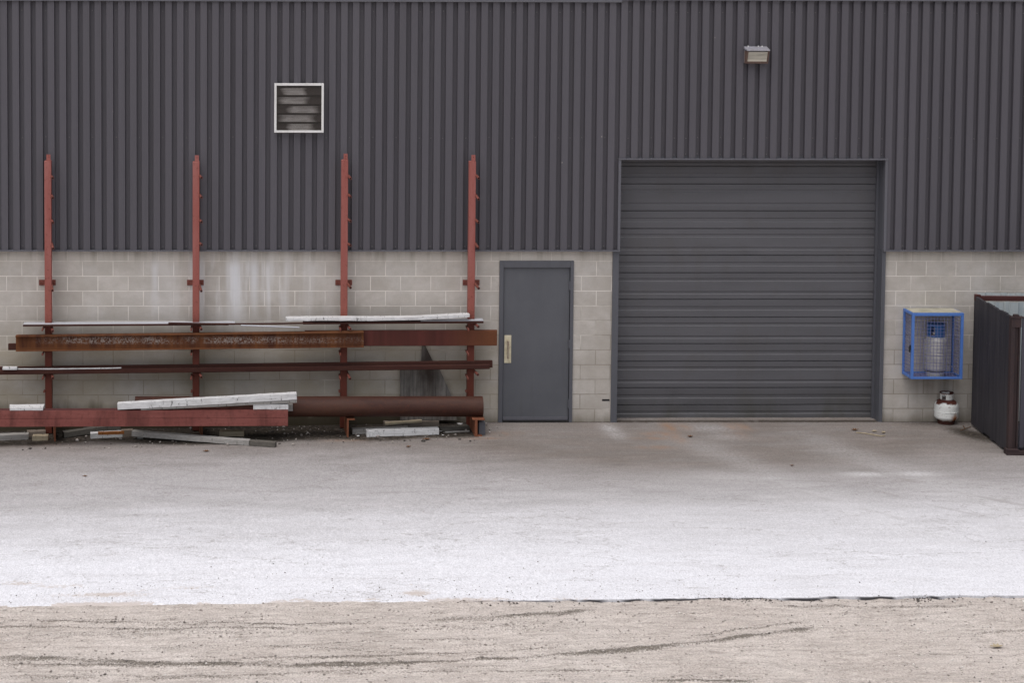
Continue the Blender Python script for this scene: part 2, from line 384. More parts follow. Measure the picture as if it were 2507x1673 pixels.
# --- lamp
M['lampbody'] = painted('grey_lamp_housing', (.3, .295, .33), (.17, .14, .13), .5, .6)
M['lamptrim'] = rusty('lamp_trim_rust', (.13, .085, .07), (.16, .11, .09), (.08, .04, .03), .7, (4, 4, 4), .5)
n = NT('prismatic_glass', .28, 0, .6); v = n.coord(False); x = n.xyz(v); a = n.noise(n.map(v, (3, 3, 26)), 1.4, 4)
c = n.mix(n.rng(a, .4, .65), (.44, .41, .34), (.30, .28, .23)); c = n.mix(n.rng(x[2], -.055, -.085), c, (.72, .67, .56)); n.color(c); n.bump(a, .3, .004); M['lens'] = n.mat
M['leaf'] = timber('dry_leaf', (.16, .085, .045), (.09, .045, .025))
M['straw'] = timber('dry_straw', (.42, .35, .24), (.3, .24, .16))
M['black'] = painted('black_plastic', (.015, .015, .016), (.01, .01, .01), .6)

# ------------------------------------------------------------------ ground
def vnoise(x, y, seed=0):
    x = np.asarray(x, float); y = np.asarray(y, float)
    xi = np.floor(x).astype(np.int64); yi = np.floor(y).astype(np.int64); fx = x-xi; fy = y-yi
    fx = fx*fx*(3-2*fx); fy = fy*fy*(3-2*fy)
    def h(a, b):
        n = (a*374761393 + b*668265263 + seed*1442695041) & 0x7fffffff
        n = ((n ^ (n >> 13))*1274126177) & 0x7fffffff
        return ((n ^ (n >> 16)) & 0xffff)/65535.0
    return (h(xi, yi)*(1-fx)+h(xi+1, yi)*fx)*(1-fy) + (h(xi, yi+1)*(1-fx)+h(xi+1, yi+1)*fx)*fy
def fbm(x, y, seed=0, oct=4):
    s = 0; a = .5; t = 0
    for o in range(oct): s = s+a*vnoise(np.asarray(x)*2**o, np.asarray(y)*2**o, seed+o*17); t += a; a *= .5
    return s/t
def sstep(a, b, x): t = np.clip((x-a)/(b-a), 0, 1); return t*t*(3-2*t)

EP = [(-60, 1484), (0, 1483.5), (300, 1480), (620, 1475), (900, 1472), (1250, 1471), (1600, 1466), (1900, 1462.5), (2200, 1460), (2507, 1458), (2600, 1457)]
EX = np.array([G(u, v).x for u, v in EP]); EY = np.array([G(u, v).y for u, v in EP])
def edge_y(x):                            # the irregular front edge of the paved apron
    x = np.asarray(x, float)
    y = np.interp(x, EX, EY)
    return y + .05*(fbm(x*1.7, x*0+3, 5)-.5) + .05*(fbm(x*9, x*0+1, 6)-.5)
def slab_t(x):                            # how far the apron stands above the gravel
    x = np.asarray(x, float)
    return .004 + .016*sstep(-2.6, .6, x)*np.clip(2.6*fbm(x*4, x*0+9, 8, 5)-.55, .1, 1.5)

RUTS = [  # long lines of dark loose grit thrown up by tyres: photo points, half width (m), strength
    ([(-60, 1521), (200, 1524), (430, 1526), (700, 1530), (960, 1528)], .045, .9),
    ([(-60, 1535), (150, 1537), (420, 1541), (760, 1540)], .05, .85),
    ([(1000, 1524), (1230, 1510), (1360, 1500), (1490, 1490)], .11, .85),
    ([(900, 1538), (1100, 1534), (1300, 1522), (1500, 1505)], .05, .5),
    ([(-60, 1611), (200, 1617), (430, 1625), (740, 1630), (960, 1627), (1180, 1612), (1390, 1599), (1600, 1584), (1820, 1557), (2030, 1528)], .09, 1.0),
    ([(-60, 1629), (370, 1630), (640, 1624), (760, 1612)], .05, .9),
    ([(540, 1581), (640, 1583), (760, 1588), (910, 1599), (1150, 1606)], .05, .7),
    ([(1140, 1640), (1390, 1640), (1620, 1643)], .035, .85), ([(1250, 1651), (1420, 1654)], .035, .9),
    ([(1620, 1636), (1760, 1632)], .05, 1.0), ([(1390, 1577), (1490, 1571)], .08, .85), ([(1540, 1664), (1760, 1667), (1900, 1662)], .07, 1.0),
    ([(870, 1488), (950, 1488)], .04, .9), ([(200, 1557), (430, 1560)], .03, .5), ([(150, 1497), (220, 1498)], .03, .7),
    ([(1800, 1609), (1850, 1608)], .05, .9), ([(2000, 1622), (2060, 1622)], .045, .95), ([(1650, 1562), (1950, 1535), (2200, 1530)], .04, .4),
    ([(2360, 1546), (2480, 1542)], .04, .8), ([(2050, 1480), (2300, 1476), (2520, 1474)], .06, .4), ([(-60, 1660), (300, 1652), (800, 1668)], .05, .6)]
RW = [([G(u, v).x for u, v in p], [G(u, v).y for u, v in p], w_, a_) for p, w_, a_ in RUTS]
def rut(x, y):
    """0..1: how much dark loose grit lies here"""
    x = np.asarray(x, float); y = np.asarray(y, float); o = np.zeros_like(x)
    wob = .05*(fbm(x*1.4, y*0+2, 21, 3)-.5)*2
    brk = sstep(.30, .62, fbm(x*2.1, y*9, 41, 3)); thin = fbm(x*.9, y*14, 43, 3)
    for i, (px_, py_, w_, a_) in enumerate(RW):
        yy = np.interp(x, px_, py_)+wob*(.6+w_*4)
        end = sstep(px_[0]-.05, px_[0]+.35, x)*sstep(px_[-1]+.05, px_[-1]-.35, x)
        ww = w_*(.3+.75*fbm(x*1.1+i*7, x*0+i, 47, 3))
        o = np.maximum(o, a_*end*np.exp(-((y-yy)/ww)**2)*(.62+.38*brk))
        o = np.maximum(o, .8*a_*end*np.exp(-((y-yy-w_*1.9)/(ww*.4))**2)*sstep(.45, .6, fbm(x*.8+i*3, x*0+9+i, 49, 3)))
    for i in range(120):                    # faint single tyre lines
        h_ = np.random.default_rng(500+i); y0_ = h_.uniform(-11.5, -7.1); x0_ = h_.uniform(-7, 6); l_ = h_.uniform(.8, 4.5) if i < 46 else h_.uniform(.5, 1.3); sl_ = h_.normal(.02, .05); w_ = h_.uniform(.012, .035); a_ = h_.uniform(.3, .75)
        yy = y0_+sl_*(x-x0_)+.02*(x-x0_)**2*h_.uniform(-1, 1)*.3+wob*.5
        o = np.maximum(o, a_*sstep(x0_, x0_+.4, x)*sstep(x0_+l_, x0_+l_-.4, x)*np.exp(-((y-yy)/w_)**2)*(.45+.55*brk))
    o = np.maximum(o, .42*sstep(.60, .72, fbm(x*.45, y*5.5, 31, 4))*sstep(.4, .6, thin))
    return np.clip(o, 0, 1)
def sheet(name, xs, ys, zfun, attrs, mat, kind, label=None):
    X, Y = np.meshgrid(xs, ys); nx, ny = len(xs), len(ys)
    Z = zfun(X, Y)
    co = np.stack([X, Y, Z], -1).reshape(-1, 3)
    i = (np.arange(ny-1)[:, None]*nx + np.arange(nx-1)[None, :]).reshape(-1)
    q = np.stack([i, i+1, i+nx+1, i+nx], -1)
    me = bpy.data.meshes.new(name)
    me.vertices.add(len(co)); me.vertices.foreach_set('co', co.ravel())
    me.loops.add(q.size); me.loops.foreach_set('vertex_index', q.ravel().astype(np.int32))
    me.polygons.add(len(q)); me.polygons.foreach_set('loop_start', (np.arange(len(q))*4).astype(np.int32))
    me.update(calc_edges=True); me.validate()
    me.polygons.foreach_set('use_smooth', [True]*len(q))
    for k, fn in attrs.items():
        a = me.attributes.new(k, 'FLOAT', 'POINT'); a.data.foreach_set('value', np.asarray(fn(X, Y), float).ravel())
    me.materials.append(mat)
    ob = bpy.data.objects.new(name, me); COL.objects.link(ob); ob['kind'] = kind
    if label: ob['label'] = label
    return ob

# gravel yard: one sheet to the horizon, fine where the photograph looks at it
n = NT('gravel_yard', .95, 0, .1); v = n.coord(False)
a = n.noise(v, .7, 5, .6); b = n.noise(n.map(v, (1, 2.2, 1)), 5, 6, .65); f = n.noise(v, 55, 4, .7); g = n.voro(v, 42); d = n.attr('grit')
c = n.mix(n.rng(a, .35, .65), (.58, .515, .475), (.69, .625, .585))
c = n.mix(n.rng(b, .48, .75, 0, .5), c, (.41, .36, .325))
c = n.mix(n.rng(f, .42, .7, 0, .75), c, (.25, .205, .175)); c = n.mix(n.rng(f, .42, .28, 0, .7), c, (.76, .70, .65))
st_ = n.noise(n.map(v, (.7, 9, 1)), 1.4, 6, .7); c = n.mix(n.rng(st_, .5, .68, 0, .55), c, (.36, .32, .29))
cg = n.noise(n.map(v, (.3, 1.3, 1)), 13, 6, .75); c = n.mix(n.rng(cg, .53, .68, 0, .65), c, (.27, .235, .205)); c = n.mix(n.rng(cg, .48, .34, 0, .4), c, (.76, .70, .645))
k = n.rng(n.math('ADD', d, n.math('MULTIPLY', n.math('SUBTRACT', f, .5), 1.5)), .34, .8)
c = n.mix(n.math('MULTIPLY', k, .85), c, n.mix(n.rng(g, .1, .5), (.30, .265, .23), (.12, .105, .085)))
n.color(c); n.bump(n.math('ADD', f, n.math('MULTIPLY', g, -.5)), .7, .02); M['gravel'] = n.mat
xs = np.concatenate([[-400, -120, -40, -18], np.arange(-9.2, 9.4, .055), [18, 40, 120, 400]])
ys = np.concatenate([[-400, -160, -60, -24], np.arange(-13.5, -5.6, .03), [-4, -1, 1.0, 12, 40, 120, 400]])
def zg(X, Y):
    near = sstep(-17, -13, Y)*sstep(17, 11, np.abs(X))
    r = rut(X, Y)
    z = gz(X) - slab_t(X) + near*(.035*(fbm(X*.8, Y*2, 51)-.5) + .03*r*fbm(X*6, Y*12, 61) + .012*(fbm(X*14, Y*14, 71)-.5))
    under = sstep(0, .25, Y-edge_y(X))    # well below the apron where the slab covers it
    return z - .06*under - .004
ground = sheet('ground', xs, ys, zg, {'grit': lambda X, Y: rut(X, Y)*sstep(-.05, -.25, Y-edge_y(X))}, M['gravel'], 'structure')

# paved apron with dust, rust and litter
n = NT('dusty_concrete_apron', .9, 0, .15); v = n.coord(False); x = n.xyz(v)
a = n.noise(n.map(v, (.8, 1.1, 1)), .9, 5, .6); b = n.noise(n.map(v, (.55, 1.8, 1)), 2.2, 6, .62); f = n.noise(v, 75, 3, .7); g = n.noise(v, 24, 5, .65)
dust_shade, dirt, rust, scuff = n.attr('dust_shade'), n.attr('dirt'), n.attr('rust'), n.attr('scuff')  # dust and dirt masks also carry painted shade
c = n.mix(n.rng(a, .35, .66), (.19, .167, .153), (.25, .228, .216)); c = n.mix(n.rng(b, .42, .66, 0, .75), c, (.178, .143, .12))
dd = n.math('ADD', dust_shade, n.math('MULTIPLY', n.math('SUBTRACT', b, .5), .55), True)
c = n.mix(dd, c, (.705, .70, .735))
sr = n.noise(n.map(v, (.5, 5.5, 1)), 1.3, 6, .65)
c = n.mix(n.rng(sr, .52, .74, 0, .25), c, (.42, .39, .385))
f2 = n.noise(n.map(v, (1, .45, 1)), 60, 3, .7); f3 = n.noise(n.map(v, (1, .6, 1)), 16, 5, .65)
gg = n.math('ADD', n.rng(f2, .3, .7, .80, 1.17), n.rng(f3, .35, .65, -.06, .05)); gg = n.math('ADD', gg, n.rng(f, .56, .72, 0, -.16))
c = n.mix(1.0, c, n.comb(gg, gg, gg), 'MULTIPLY')
c = n.mix(n.math('MULTIPLY', rust, n.rng(n.noise(n.map(v, (3, 1.6, 1)), 2.2, 5, .65), .36, .56, .2, 1.0)), c, (.29, .185, .125))
c = n.mix(n.math('MULTIPLY', scuff, n.rng(g, .35, .65, .2, .8)), c, (.66, .65, .66))
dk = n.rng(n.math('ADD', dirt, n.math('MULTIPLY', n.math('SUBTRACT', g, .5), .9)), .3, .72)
c = n.mix(n.math('MULTIPLY', dk, .96), c, n.mix(n.rng(g, .45, .7), (.024, .019, .015), (.10, .083, .066)))  # litter colour, blackened further to deepen contact shade under the rack
def arc(cx, cy, R, w, a0):
    dx_ = n.math('ADD', x[0], -cx); dy_ = n.math('ADD', x[1], -cy)
    r2 = n.math('SQRT', n.math('ADD', n.math('MULTIPLY', dx_, dx_), n.math('MULTIPLY', dy_, dy_)))
    return n.math('MULTIPLY', n.rng(n.math('ABSOLUTE', n.math('ADD', r2, -R)), w, w*.3), n.rng(n.noise(v, 1.7, 4), .45, .6, 0, a0))
for q_ in ((9.5, 1.0, 6.4, .07, .35), (9.9, 1.2, 8.3, .07, .3), (-2.0, 4.0, 7.2, .05, .22), (4.0, 6.0, 8.9, .035, .3), (1.0, 9.0, 12.3, .03, .28), (7.5, -1.0, 4.3, .05, .25)):
    c = n.mix(arc(*q_), c, (.25, .225, .215))
ck = n.noise(n.map(v, (.35, .9, 1)), 1.1, 6, .6); c = n.mix(n.rng(n.math('ABSOLUTE', n.math('ADD', ck, -.5)), .0035, .001, 0, .45), c, (.2, .175, .16))
sand = n.attr('sand'); sk = n.rng(n.math('ADD', sand, n.math('MULTIPLY', n.math('SUBTRACT', g, .5), 1.3)), .42, .75)
c = n.mix(n.math('MULTIPLY', sk, .8), c, (.50, .43, .385))
ed = n.attr('lip'); c = n.mix(ed, c, (.045, .043, .046))
n.color(c); n.bump(n.math('ADD', f, g), .25, .006); M['apron'] = n.mat

xa = np.concatenate([[-60, -25, -12], np.arange(-8.6, 8.8, .05), [12, 25, 60]])
ta = np.concatenate([np.linspace(0, 1, 190), [1.0005, 1.001]])
def blob(cx, cy, rx, ry): return lambda X, Y: np.exp(-((X-cx)/rx)**2-((Y-cy)/ry)**2)
def at(u, v): p = G(u, v); return p.x, p.y
X, T = np.meshgrid(xa, ta); EYX = edge_y(X)
Yp = 0.27 + (EYX-0.27)*np.minimum(T, 1.0)
Zp = gz(X) + .006*(fbm(X*.6, Yp*.6, 81)-.5)
lip = np.zeros_like(X)
Zp[-2] -= slab_t(X[-2])*.5; Zp[-1] -= slab_t(X[-1])+.05; Yp[-2] -= .012; Yp[-1] -= .035
for r_ in (-1, -2): lip[r_] = sstep(-2.2, -.4, X[r_])*(.45+.55*sstep(.35, .55, fbm(X[r_]*6, X[r_]*0+3, 93, 4)))
rag = fbm(X[-3]*2.2, X[-3]*0+2, 91, 4)

YS = np.interp(X, [G(u_, 1243).x for u_ in (0, 1250, 2507)], [G(u_, v_).y for u_, v_ in ((0, 1252), (1250, 1240), (2507, 1232))]) + .25*(fbm(X*.7, X*0+1, 121, 3)-.5)
left_ = sstep(1.0, -2.5, X)
m_dust_shade = .0 + .34*sstep(-.45, -3.4, Yp) + .12*left_*sstep(-.6, -1.6, Yp)*sstep(-4, -2, Yp) + .11*sstep(.14, -.14, Yp-YS) + .34*sstep(-2.4, -5.2, Yp) + .34*sstep(-4.6, -6.4, Yp)*(.5+.5*sstep(2.5, -1.5, X))  # dust thinning toward the wall, also shaped to paint in its soft shade
# the part in front of the big door is driven over and browner
m_dust_shade = np.clip(m_dust_shade - .26*np.exp(-((X-2.0)/2.6)**2-((Yp+1.3)/1.3)**2), 0, 1)
# litter and damp dirt under the rack (plus painted contact shade) and along the wall
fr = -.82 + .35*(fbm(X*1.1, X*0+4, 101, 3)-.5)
m_dirt_shade = sstep(-.15, .25, Yp-fr)*sstep(-.15, -.75, X)*.95
m_dirt_shade = np.maximum(m_dirt_shade, .75*np.exp(-((Yp-.02)/.09)**2))
sx, sy = at(2380, 1064)
m_dirt_shade = np.maximum(m_dirt_shade, .8*np.exp(-((X-sx-.0+.35*(Yp-sy))/.28)**2-((Yp-sy)/.55)**2))  # ground darker beside the bin
m_dirt_shade = np.maximum(m_dirt_shade, .45*np.exp(-((X-at(2290,1045)[0])/.8)**2-((Yp+.1)/.3)**2))  # ground darker below the cage
m_rust = np.zeros_like(X)
for (u, vv, rx, ry, aa) in ((1640, 1046, .10, .30, 1), (1675, 1046, .10, .16, .7), (1622, 1063, .24, .12, .8), (1655, 1070, .09, .32, .8), (1600, 1074, .25, .07, .7), (1605, 1096, .22, .09, .6), (1792, 1044, .09, .18, .9), (1820, 1048, .09, .2, .8), (1805, 1065, .14, .2, .35), (90, 1085, .5, .12, .6), (850, 1078, .3, .07, .7), (1180, 1074, .25, .06, .6), (1230, 1062, .25, .12, .4)):
    cx, cy = at(u, vv); m_rust = np.maximum(m_rust, aa*blob(cx, cy, rx, ry)(X, Yp))
m_sc = np.zeros_like(X)
for (u, vv, rx, ry, aa) in ((1492, 1050, .12, .25, .7), (1510, 1066, .14, .2, .5), (1740, 1050, .3, .25, .45), (1770, 1070, .3, .2, .35), (2120, 1162, .28, .10, 1), (2243, 1161, .26, .12, 1), (2182, 1160, .2, .08, .5), (1890, 1172, .2, .1, .6), (2310, 1210, .2, .06, .6), (1890, 1218, .2, .06, .5), (1800, 1170, .7, .3, .35)):
    cx, cy = at(u, vv); m_sc = np.maximum(m_sc, aa*blob(cx, cy, rx, ry)(X, Yp))
# wheel paths swinging out of the door to the right
for k0, k1, sgn in ((2.0, 1.1, 1), (3.7, 1.1, 1)):
    cxp = k0 + .28*np.abs(Yp)**1.35*.75; m_sc = np.maximum(m_sc, .3*np.exp(-((X-cxp)/.33)**2)*sstep(-.3, -1.5, Yp)*sstep(-6, -4, Yp))
m_sand = np.zeros_like(X)
for (u, vv, rx, ry, aa) in ((60, 1428, .35, .10, .75), (150, 1436, .5, .12, .6), (260, 1456, .7, .14, .75), (400, 1441, .45, .07, .5), (450, 1440, .35, .1, .6), (510, 1439, .12, .06, .6), (1020, 1452, .22, .15, .8), (1000, 1432, .4, .06, .45), (940, 1445, .4, .05, .45), (340, 1466, .4, .06, .5), (100, 1468, .6, .06, .4)):
    cx, cy = at(u, vv); m_sand = np.maximum(m_sand, aa*blob(cx, cy, rx, ry)(X, Yp)*(.4+.9*fbm(X*3, Yp*12, 131, 3)))
de = Yp-EYX
m_sand = np.maximum(m_sand, .85*sstep(.16, 0, de)*(.15+.85*sstep(.8, -1.5, X))*sstep(.38, .62, fbm(X*2.5, Yp*4, 133, 4)))
co = np.stack([X, Yp, Zp], -1).reshape(-1, 3); nx, ny = X.shape[1], X.shape[0]
i = (np.arange(ny-1)[:, None]*nx + np.arange(nx-1)[None, :]).reshape(-1)
q = np.stack([i, i+nx, i+nx+1, i+1], -1)
me = bpy.data.meshes.new('pavement'); me.vertices.add(len(co)); me.vertices.foreach_set('co', co.ravel())
me.loops.add(q.size); me.loops.foreach_set('vertex_index', q.ravel().astype(np.int32))
me.polygons.add(len(q)); me.polygons.foreach_set('loop_start', (np.arange(len(q))*4).astype(np.int32)); me.update(calc_edges=True); me.validate()
for k, w in (('dust_shade', m_dust_shade), ('dirt', m_dirt_shade), ('rust', m_rust), ('scuff', m_sc), ('sand', m_sand), ('lip', lip)):
    at_ = me.attributes.new(k, 'FLOAT', 'POINT'); at_.data.foreach_set('value', np.clip(w, 0, 1).ravel())
me.materials.append(M['apron'])
pavement = bpy.data.objects.new('pavement', me); COL.objects.link(pavement); pavement['kind'] = 'structure'

# loose stones: nobody could count them, one object
def stones(name, pts, sizes, tones, mat, label):
    N = len(pts)
    base = np.array([(1,0,0),(-1,0,0),(0,1,0),(0,-1,0),(0,0,.8),(0,0,-.6)], float)
    tri = np.array([(0,2,4),(2,1,4),(1,3,4),(3,0,4),(2,0,5),(1,2,5),(3,1,5),(0,3,5)])
    ang = rng.uniform(0, 6.28, N); ca, sa = np.cos(ang), np.sin(ang)
    b = base[None]*rng.uniform(.6, 1.25, (N, 6, 1))*sizes[:, None, None]
    b = np.stack([b[..., 0]*ca[:, None]-b[..., 1]*sa[:, None], b[..., 0]*sa[:, None]+b[..., 1]*ca[:, None], b[..., 2]], -1)+pts[:, None, :]
    co = b.reshape(-1, 3); t = (tri[None]+6*np.arange(N)[:, None, None]).reshape(-1, 3)
    me = bpy.data.meshes.new(name); me.vertices.add(len(co)); me.vertices.foreach_set('co', co.ravel())
    me.loops.add(t.size); me.loops.foreach_set('vertex_index', t.ravel().astype(np.int32))
    me.polygons.add(len(t)); me.polygons.foreach_set('loop_start', (np.arange(len(t))*3).astype(np.int32)); me.update(calc_edges=True); me.validate()
    a = me.attributes.new('tone', 'FLOAT', 'POINT'); a.data.foreach_set('value', np.repeat(tones, 6)); me.materials.append(mat)
    ob = bpy.data.objects.new(name, me); COL.objects.link(ob); tag(ob, label, None, None, 'stuff'); return ob
n = NT('loose_stone', .9, 0, .15); t = n.attr('tone')
r_ = n.n.new('ShaderNodeValToRGB'); n.link(t, r_.inputs[0]); e = r_.color_ramp.elements
e[0].position = 0; e[0].color = (.085, .075, .068, 1); e[1].position = 1; e[1].color = (.74, .70, .67, 1)
q_ = r_.color_ramp.elements.new(.45); q_.color = (.32, .285, .26, 1); q_ = r_.color_ramp.elements.new(.75); q_.color = (.52, .47, .43, 1)
n.color(r_.outputs[0]); M['stone'] = n.mat
N = 60000
px = rng.uniform(-6.2, 6.2, N); py = rng.uniform(-11.2, -6.2, N)
rv = rut(px, py); keep = (py < edge_y(px)-.02) & (rng.uniform(0, 1, N) < .22+.78*rv)
px, py, rv = px[keep], py[keep], rv[keep]
sz = rng.lognormal(math.log(.0062), .45, len(px)).clip(.003, .017)*(1+.2*rv)
tn = np.clip(rng.normal(.70-.22*rv, .19, len(px)), 0, 1)
stones('gravel_stones', np.stack([px, py, zg(px, py)+sz*.25], -1), sz, tn, M['stone'], 'loose pale and dark stones scattered over the gravel yard')
N = 1300
px = rng.uniform(-6.0, 6.2, N); dd_ = rng.exponential(.55, N); py = edge_y(px)+.05+dd_
keep = (py < -1.5) & ((dd_ < .8) | (rng.uniform(0, 1, N) < .5)) & (rng.uniform(0, 1, N) < np.where(px < 1.5, 1, .3)); px, py = px[keep], py[keep]
sz = rng.lognormal(math.log(.0042), .4, len(px)).clip(.0025, .010); tn = np.clip(rng.normal(.3, .16, len(px)), 0, 1)
stones('scattered_grit', np.stack([px, py, gz(px)+sz*.35], -1), sz, tn, M['stone'], 'dark specks of grit thrown onto the dusty concrete apron')
N = 2600
px = rng.uniform(-1.6, 6.6, N); w_ = fbm(px*1.6, px*0+5, 151, 4); keep = rng.uniform(0, 1, N) < sstep(.40, .66, w_)*sstep(-1.6, .2, px)+.06; px = px[keep]
sd_ = np.where(rng.uniform(0, 1, len(px)) < .3, 1, -1); py = edge_y(px)-.01+sd_*rng.exponential(.035, len(px)); sz = rng.lognormal(math.log(.008), .4, len(px)).clip(.004, .02)*np.where(sd_ > 0, .5, 1); tn = np.clip(rng.normal(.02, .06, len(px)), 0, .3)
stones('tar_crumbs', np.stack([px, py, np.where(sd_ > 0, gz(px), zg(px, py))+sz*.3], -1), sz, tn, M['stone'], 'black broken crumbs along the front edge of the concrete apron')
# crumbs of rubbish under the rack
N = 420
px = rng.uniform(-6.6, -.2, N); py = rng.uniform(-1.0, -.03, N)
sz = rng.lognormal(math.log(.011), .5, N).clip(.004, .032); tn = np.clip(rng.normal(.28, .24, N), 0, 1)
stones('rubbish_crumbs', np.stack([px, py, gz(px)+sz*.3], -1), sz, tn, M['stone'], 'dark crumbs and chips of rubbish lying in the dirt under the steel rack')

# ------------------------------------------------------------------ building
CRY, PAN = -.068, -.014                     # crest and pan of the ribbed cladding
ZC = U(1418, 613, -.08).z; ZH = U(1850, 388, -.08).z; ZT = U(1500, 5, -.08).z
GX0, GX1 = U(1515, 620).x, U(2158, 620).x   # clear opening of the big door
DX0, DX1 = U(1222, 800).x, U(1402, 800).x; DZ = U(1310, 639).z
WX0, WX1, WZ1 = -11.0, 13.0, 8.6
bld = thing('warehouse', (0, 0, 0), 'warehouse with charcoal ribbed metal cladding over a pale concrete block base', 'building')

b = MB()                                     # block wall with two openings; returns 0.3 m deep
zb = -.45
def wallrect(x0, x1, z0, z1): b.box(x0, x1, 0, .3, z0, z1)
wallrect(WX0, DX0, zb, ZC+.1); wallrect(DX0, DX1, DZ, ZC+.1); wallrect(DX1, U(1500.5, 640, -.03).x+.02, zb, ZC+.1); wallrect(U(2168, 660, -.03).x-.02, WX1, zb, ZC+.1)
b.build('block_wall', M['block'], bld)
b = MB()                                     # dark gap in one joint beside the big door
p = U(1474, 980); b.box(p.x, p.x+.10, -.004, .002, p.z-.012, p.z+.012); b.build('cracked_joint', M['dark'], bld)

PER = 28.2/181.0; XR = U(600+5, 300, CRY).x  # rib pitch
b = MB()
def prof(k):                                  # one pitch: crest, side, pan, side
    x = XR + k*PER; return [(x, CRY), (x+.088, CRY), (x+.0935, PAN), (x+.1505, PAN), (x+PER, CRY)]
k0, k1 = int((WX0-XR)/PER), int((WX1-XR)/PER)
sc = MB()
for k in range(k0, k1):
    P = prof(k)
    for i in range(4):
        (xa_, ya), (xb_, yb) = P[i], P[i+1]; xm = (xa_+xb_)/2
        zl = ZH if GX0-.03 < xm < GX1+.03 else ZC
        b.add([(xa_, ya, zl), (xb_, yb, zl), (xb_, yb, ZT+.02), (xa_, ya, ZT+.02)], [(0, 1, 2, 3)])
        b.add([(xa_, ya-.006, ZT-.0), (xb_, yb-.006, ZT), (xb_, yb-.006, WZ1), (xa_, ya-.006, WZ1)], [(0, 1, 2, 3)])
    if k % 2 == 0 or random.random() < .06:
        xs_ = P[2][0]+.03
        for vv in (337, 28, 603):
            zz = U(1200, vv, PAN).z
            if GX0 < xs_ < GX1 and vv == 603: zz = ZH+.05
            sc.lathe((xs_, PAN, zz+random.uniform(-.008, .008)), [(.0001, -.002), (.0075, -.002), (.0075, .002), (.0001, .002)], n=8)
clad = b.build('wall_cladding', M['clad'], bld)
# lathe axis is z; screw heads need to face the yard
me = MB()
for k in range(0, len(sc.v), 32):
    ch = np.array(sc.v[k:k+32]); c0 = ch.mean(0); d_ = ch-c0
    o = len(me.v); me.v += [tuple(c0+np.array((q[0], q[2]*1.2-.002, q[1]))) for q in d_]
me.f = sc.f; me.m = sc.m
so = me.build('cladding_screws', M['screw'], bld); so['kind'] = 'stuff'

b = MB()                                     # base trim, head trim, side trims, lap trim
b.box(WX0, GX0-.0, -.085, .0, ZC-.018, ZC-.001); b.box(GX1, WX1, -.085, .0, ZC-.018, ZC-.001)
b.build('base_flashing', M['flash'], bld, bevel=.002)
b = MB(); b.box(GX0-.035, GX1+.035, -.09, .0, ZH-.02, ZH-.001); b.build('head_flashing', M['flash'], bld, bevel=.002)
for s, xg in ((-1, GX0), (1, GX1)):
    b = MB(); b.box(min(xg, xg+s*.034), max(xg, xg+s*.034), -.082, 0, ZC+.0005, ZH-.0215)
    b.build('side_flashing', M['flash'], bld, bevel=.002)
b = MB(); b.box(WX0, U(1523, 3, -.09).x, -.092, -.07, ZT-.0, ZT+.14); b.box(U(1523, 3, -.09).x, WX1, -.092, -.07, ZT+.028, ZT+.14); b.build('lap_flashing', M['flash'], bld)
b = MB(); b.box(WX0, WX0+.2, .3, 16, -.4, WZ1); b.box(WX1-.2, WX1, .3, 16, -.4, WZ1); b.box(WX0, WX1, 16, 16.2, -.4, WZ1)
b.box(GX0-.4, GX1+.4, .34, .36, -.3, ZC+1.2)   # backing behind the openings
b.build('rear_walls', M['clad'], bld)
b = MB(); b.box(WX0-.15, WX1+.15, -.2, 16.4, WZ1+.003, WZ1+.2); b.build('roof', M['flash'], bld)
bb = MB(); bb.box(WX0, GX0-.02, .02, .3, ZC+.103, WZ1); bb.box(GX1+.02, WX1, .02, .3, ZC+.103, WZ1); bb.box(GX0-.02, GX1+.02, .02, .3, ZH+.03, WZ1)
bb.build('wall_frame', M['dark'], bld)

# big sectional door
DY = .22
def zd(v): return U(1560, v, DY).z
majors = [384, 406.5, 450, 516, 559.5, 625, 668, 733, 777, 842, 885, 950, 992]
zbot = zd(1027); pts = [(zd(360), DY)]
for i, v0 in enumerate(majors):
    v1 = majors[i+1] if i+1 < len(majors) else 1027
    za, zb_ = zd(v0), zd(v1); H = za-zb_
    pts += [(za+.008, DY), (za+.004, DY+.019), (za-.004, DY+.019), (za-.008, DY)]
    big_ = H > .30
    if i+1 == len(majors): offs = [(.45, .62)]
    elif big_: offs = [(.22, .32), (.71, .80)]
    else: offs = [(.41, .61)]
    for o0, o1 in offs:
        s0, s1 = za-o0*H, za-o1*H
        pts += [(s0+.006, DY), (s0-.004, DY+.0075), (s1+.004, DY+.0075), (s1-.006, DY)]
pts.append((zbot, DY))
NX = 120; dx = np.linspace(GX0-.02, GX1+.02, NX)
b = MB(); vs = []
dents = [(U(1833, 632, DY), .16, .035, .022), (U(1655, 971, DY), .12, .03, .016), (U(1815, 594, DY), .4, .05, .008), (U(2030, 985, DY), .4, .12, .012), (U(1700, 1010, DY), .3, .1, .01)]
for (z, y) in pts:
    for xx in dx:
        dy = sum(a_*math.exp(-((xx-c_.x)/rx_)**2-((z-c_.z)/rz_)**2) for c_, rx_, rz_, a_ in dents)
        vs.append((xx, y+dy+.0025*math.sin(xx*3.1+z*2), z))
fs = [(r*NX+k, (r+1)*NX+k, (r+1)*NX+k+1, r*NX+k+1) for r in range(len(pts)-1) for k in range(NX-1)]
b.add(vs, fs); gd = b.build('garage_door', M['gdoor'], bld, origin=(0, DY, 0))
b = MB(); b.box(GX0-.02, GX1+.02, DY-.012, DY+.02, zbot-.022, zbot-.0005); b.build('bottom_seal', M['seal'], gd)
xr = U(2141, 700, DY-.05).x
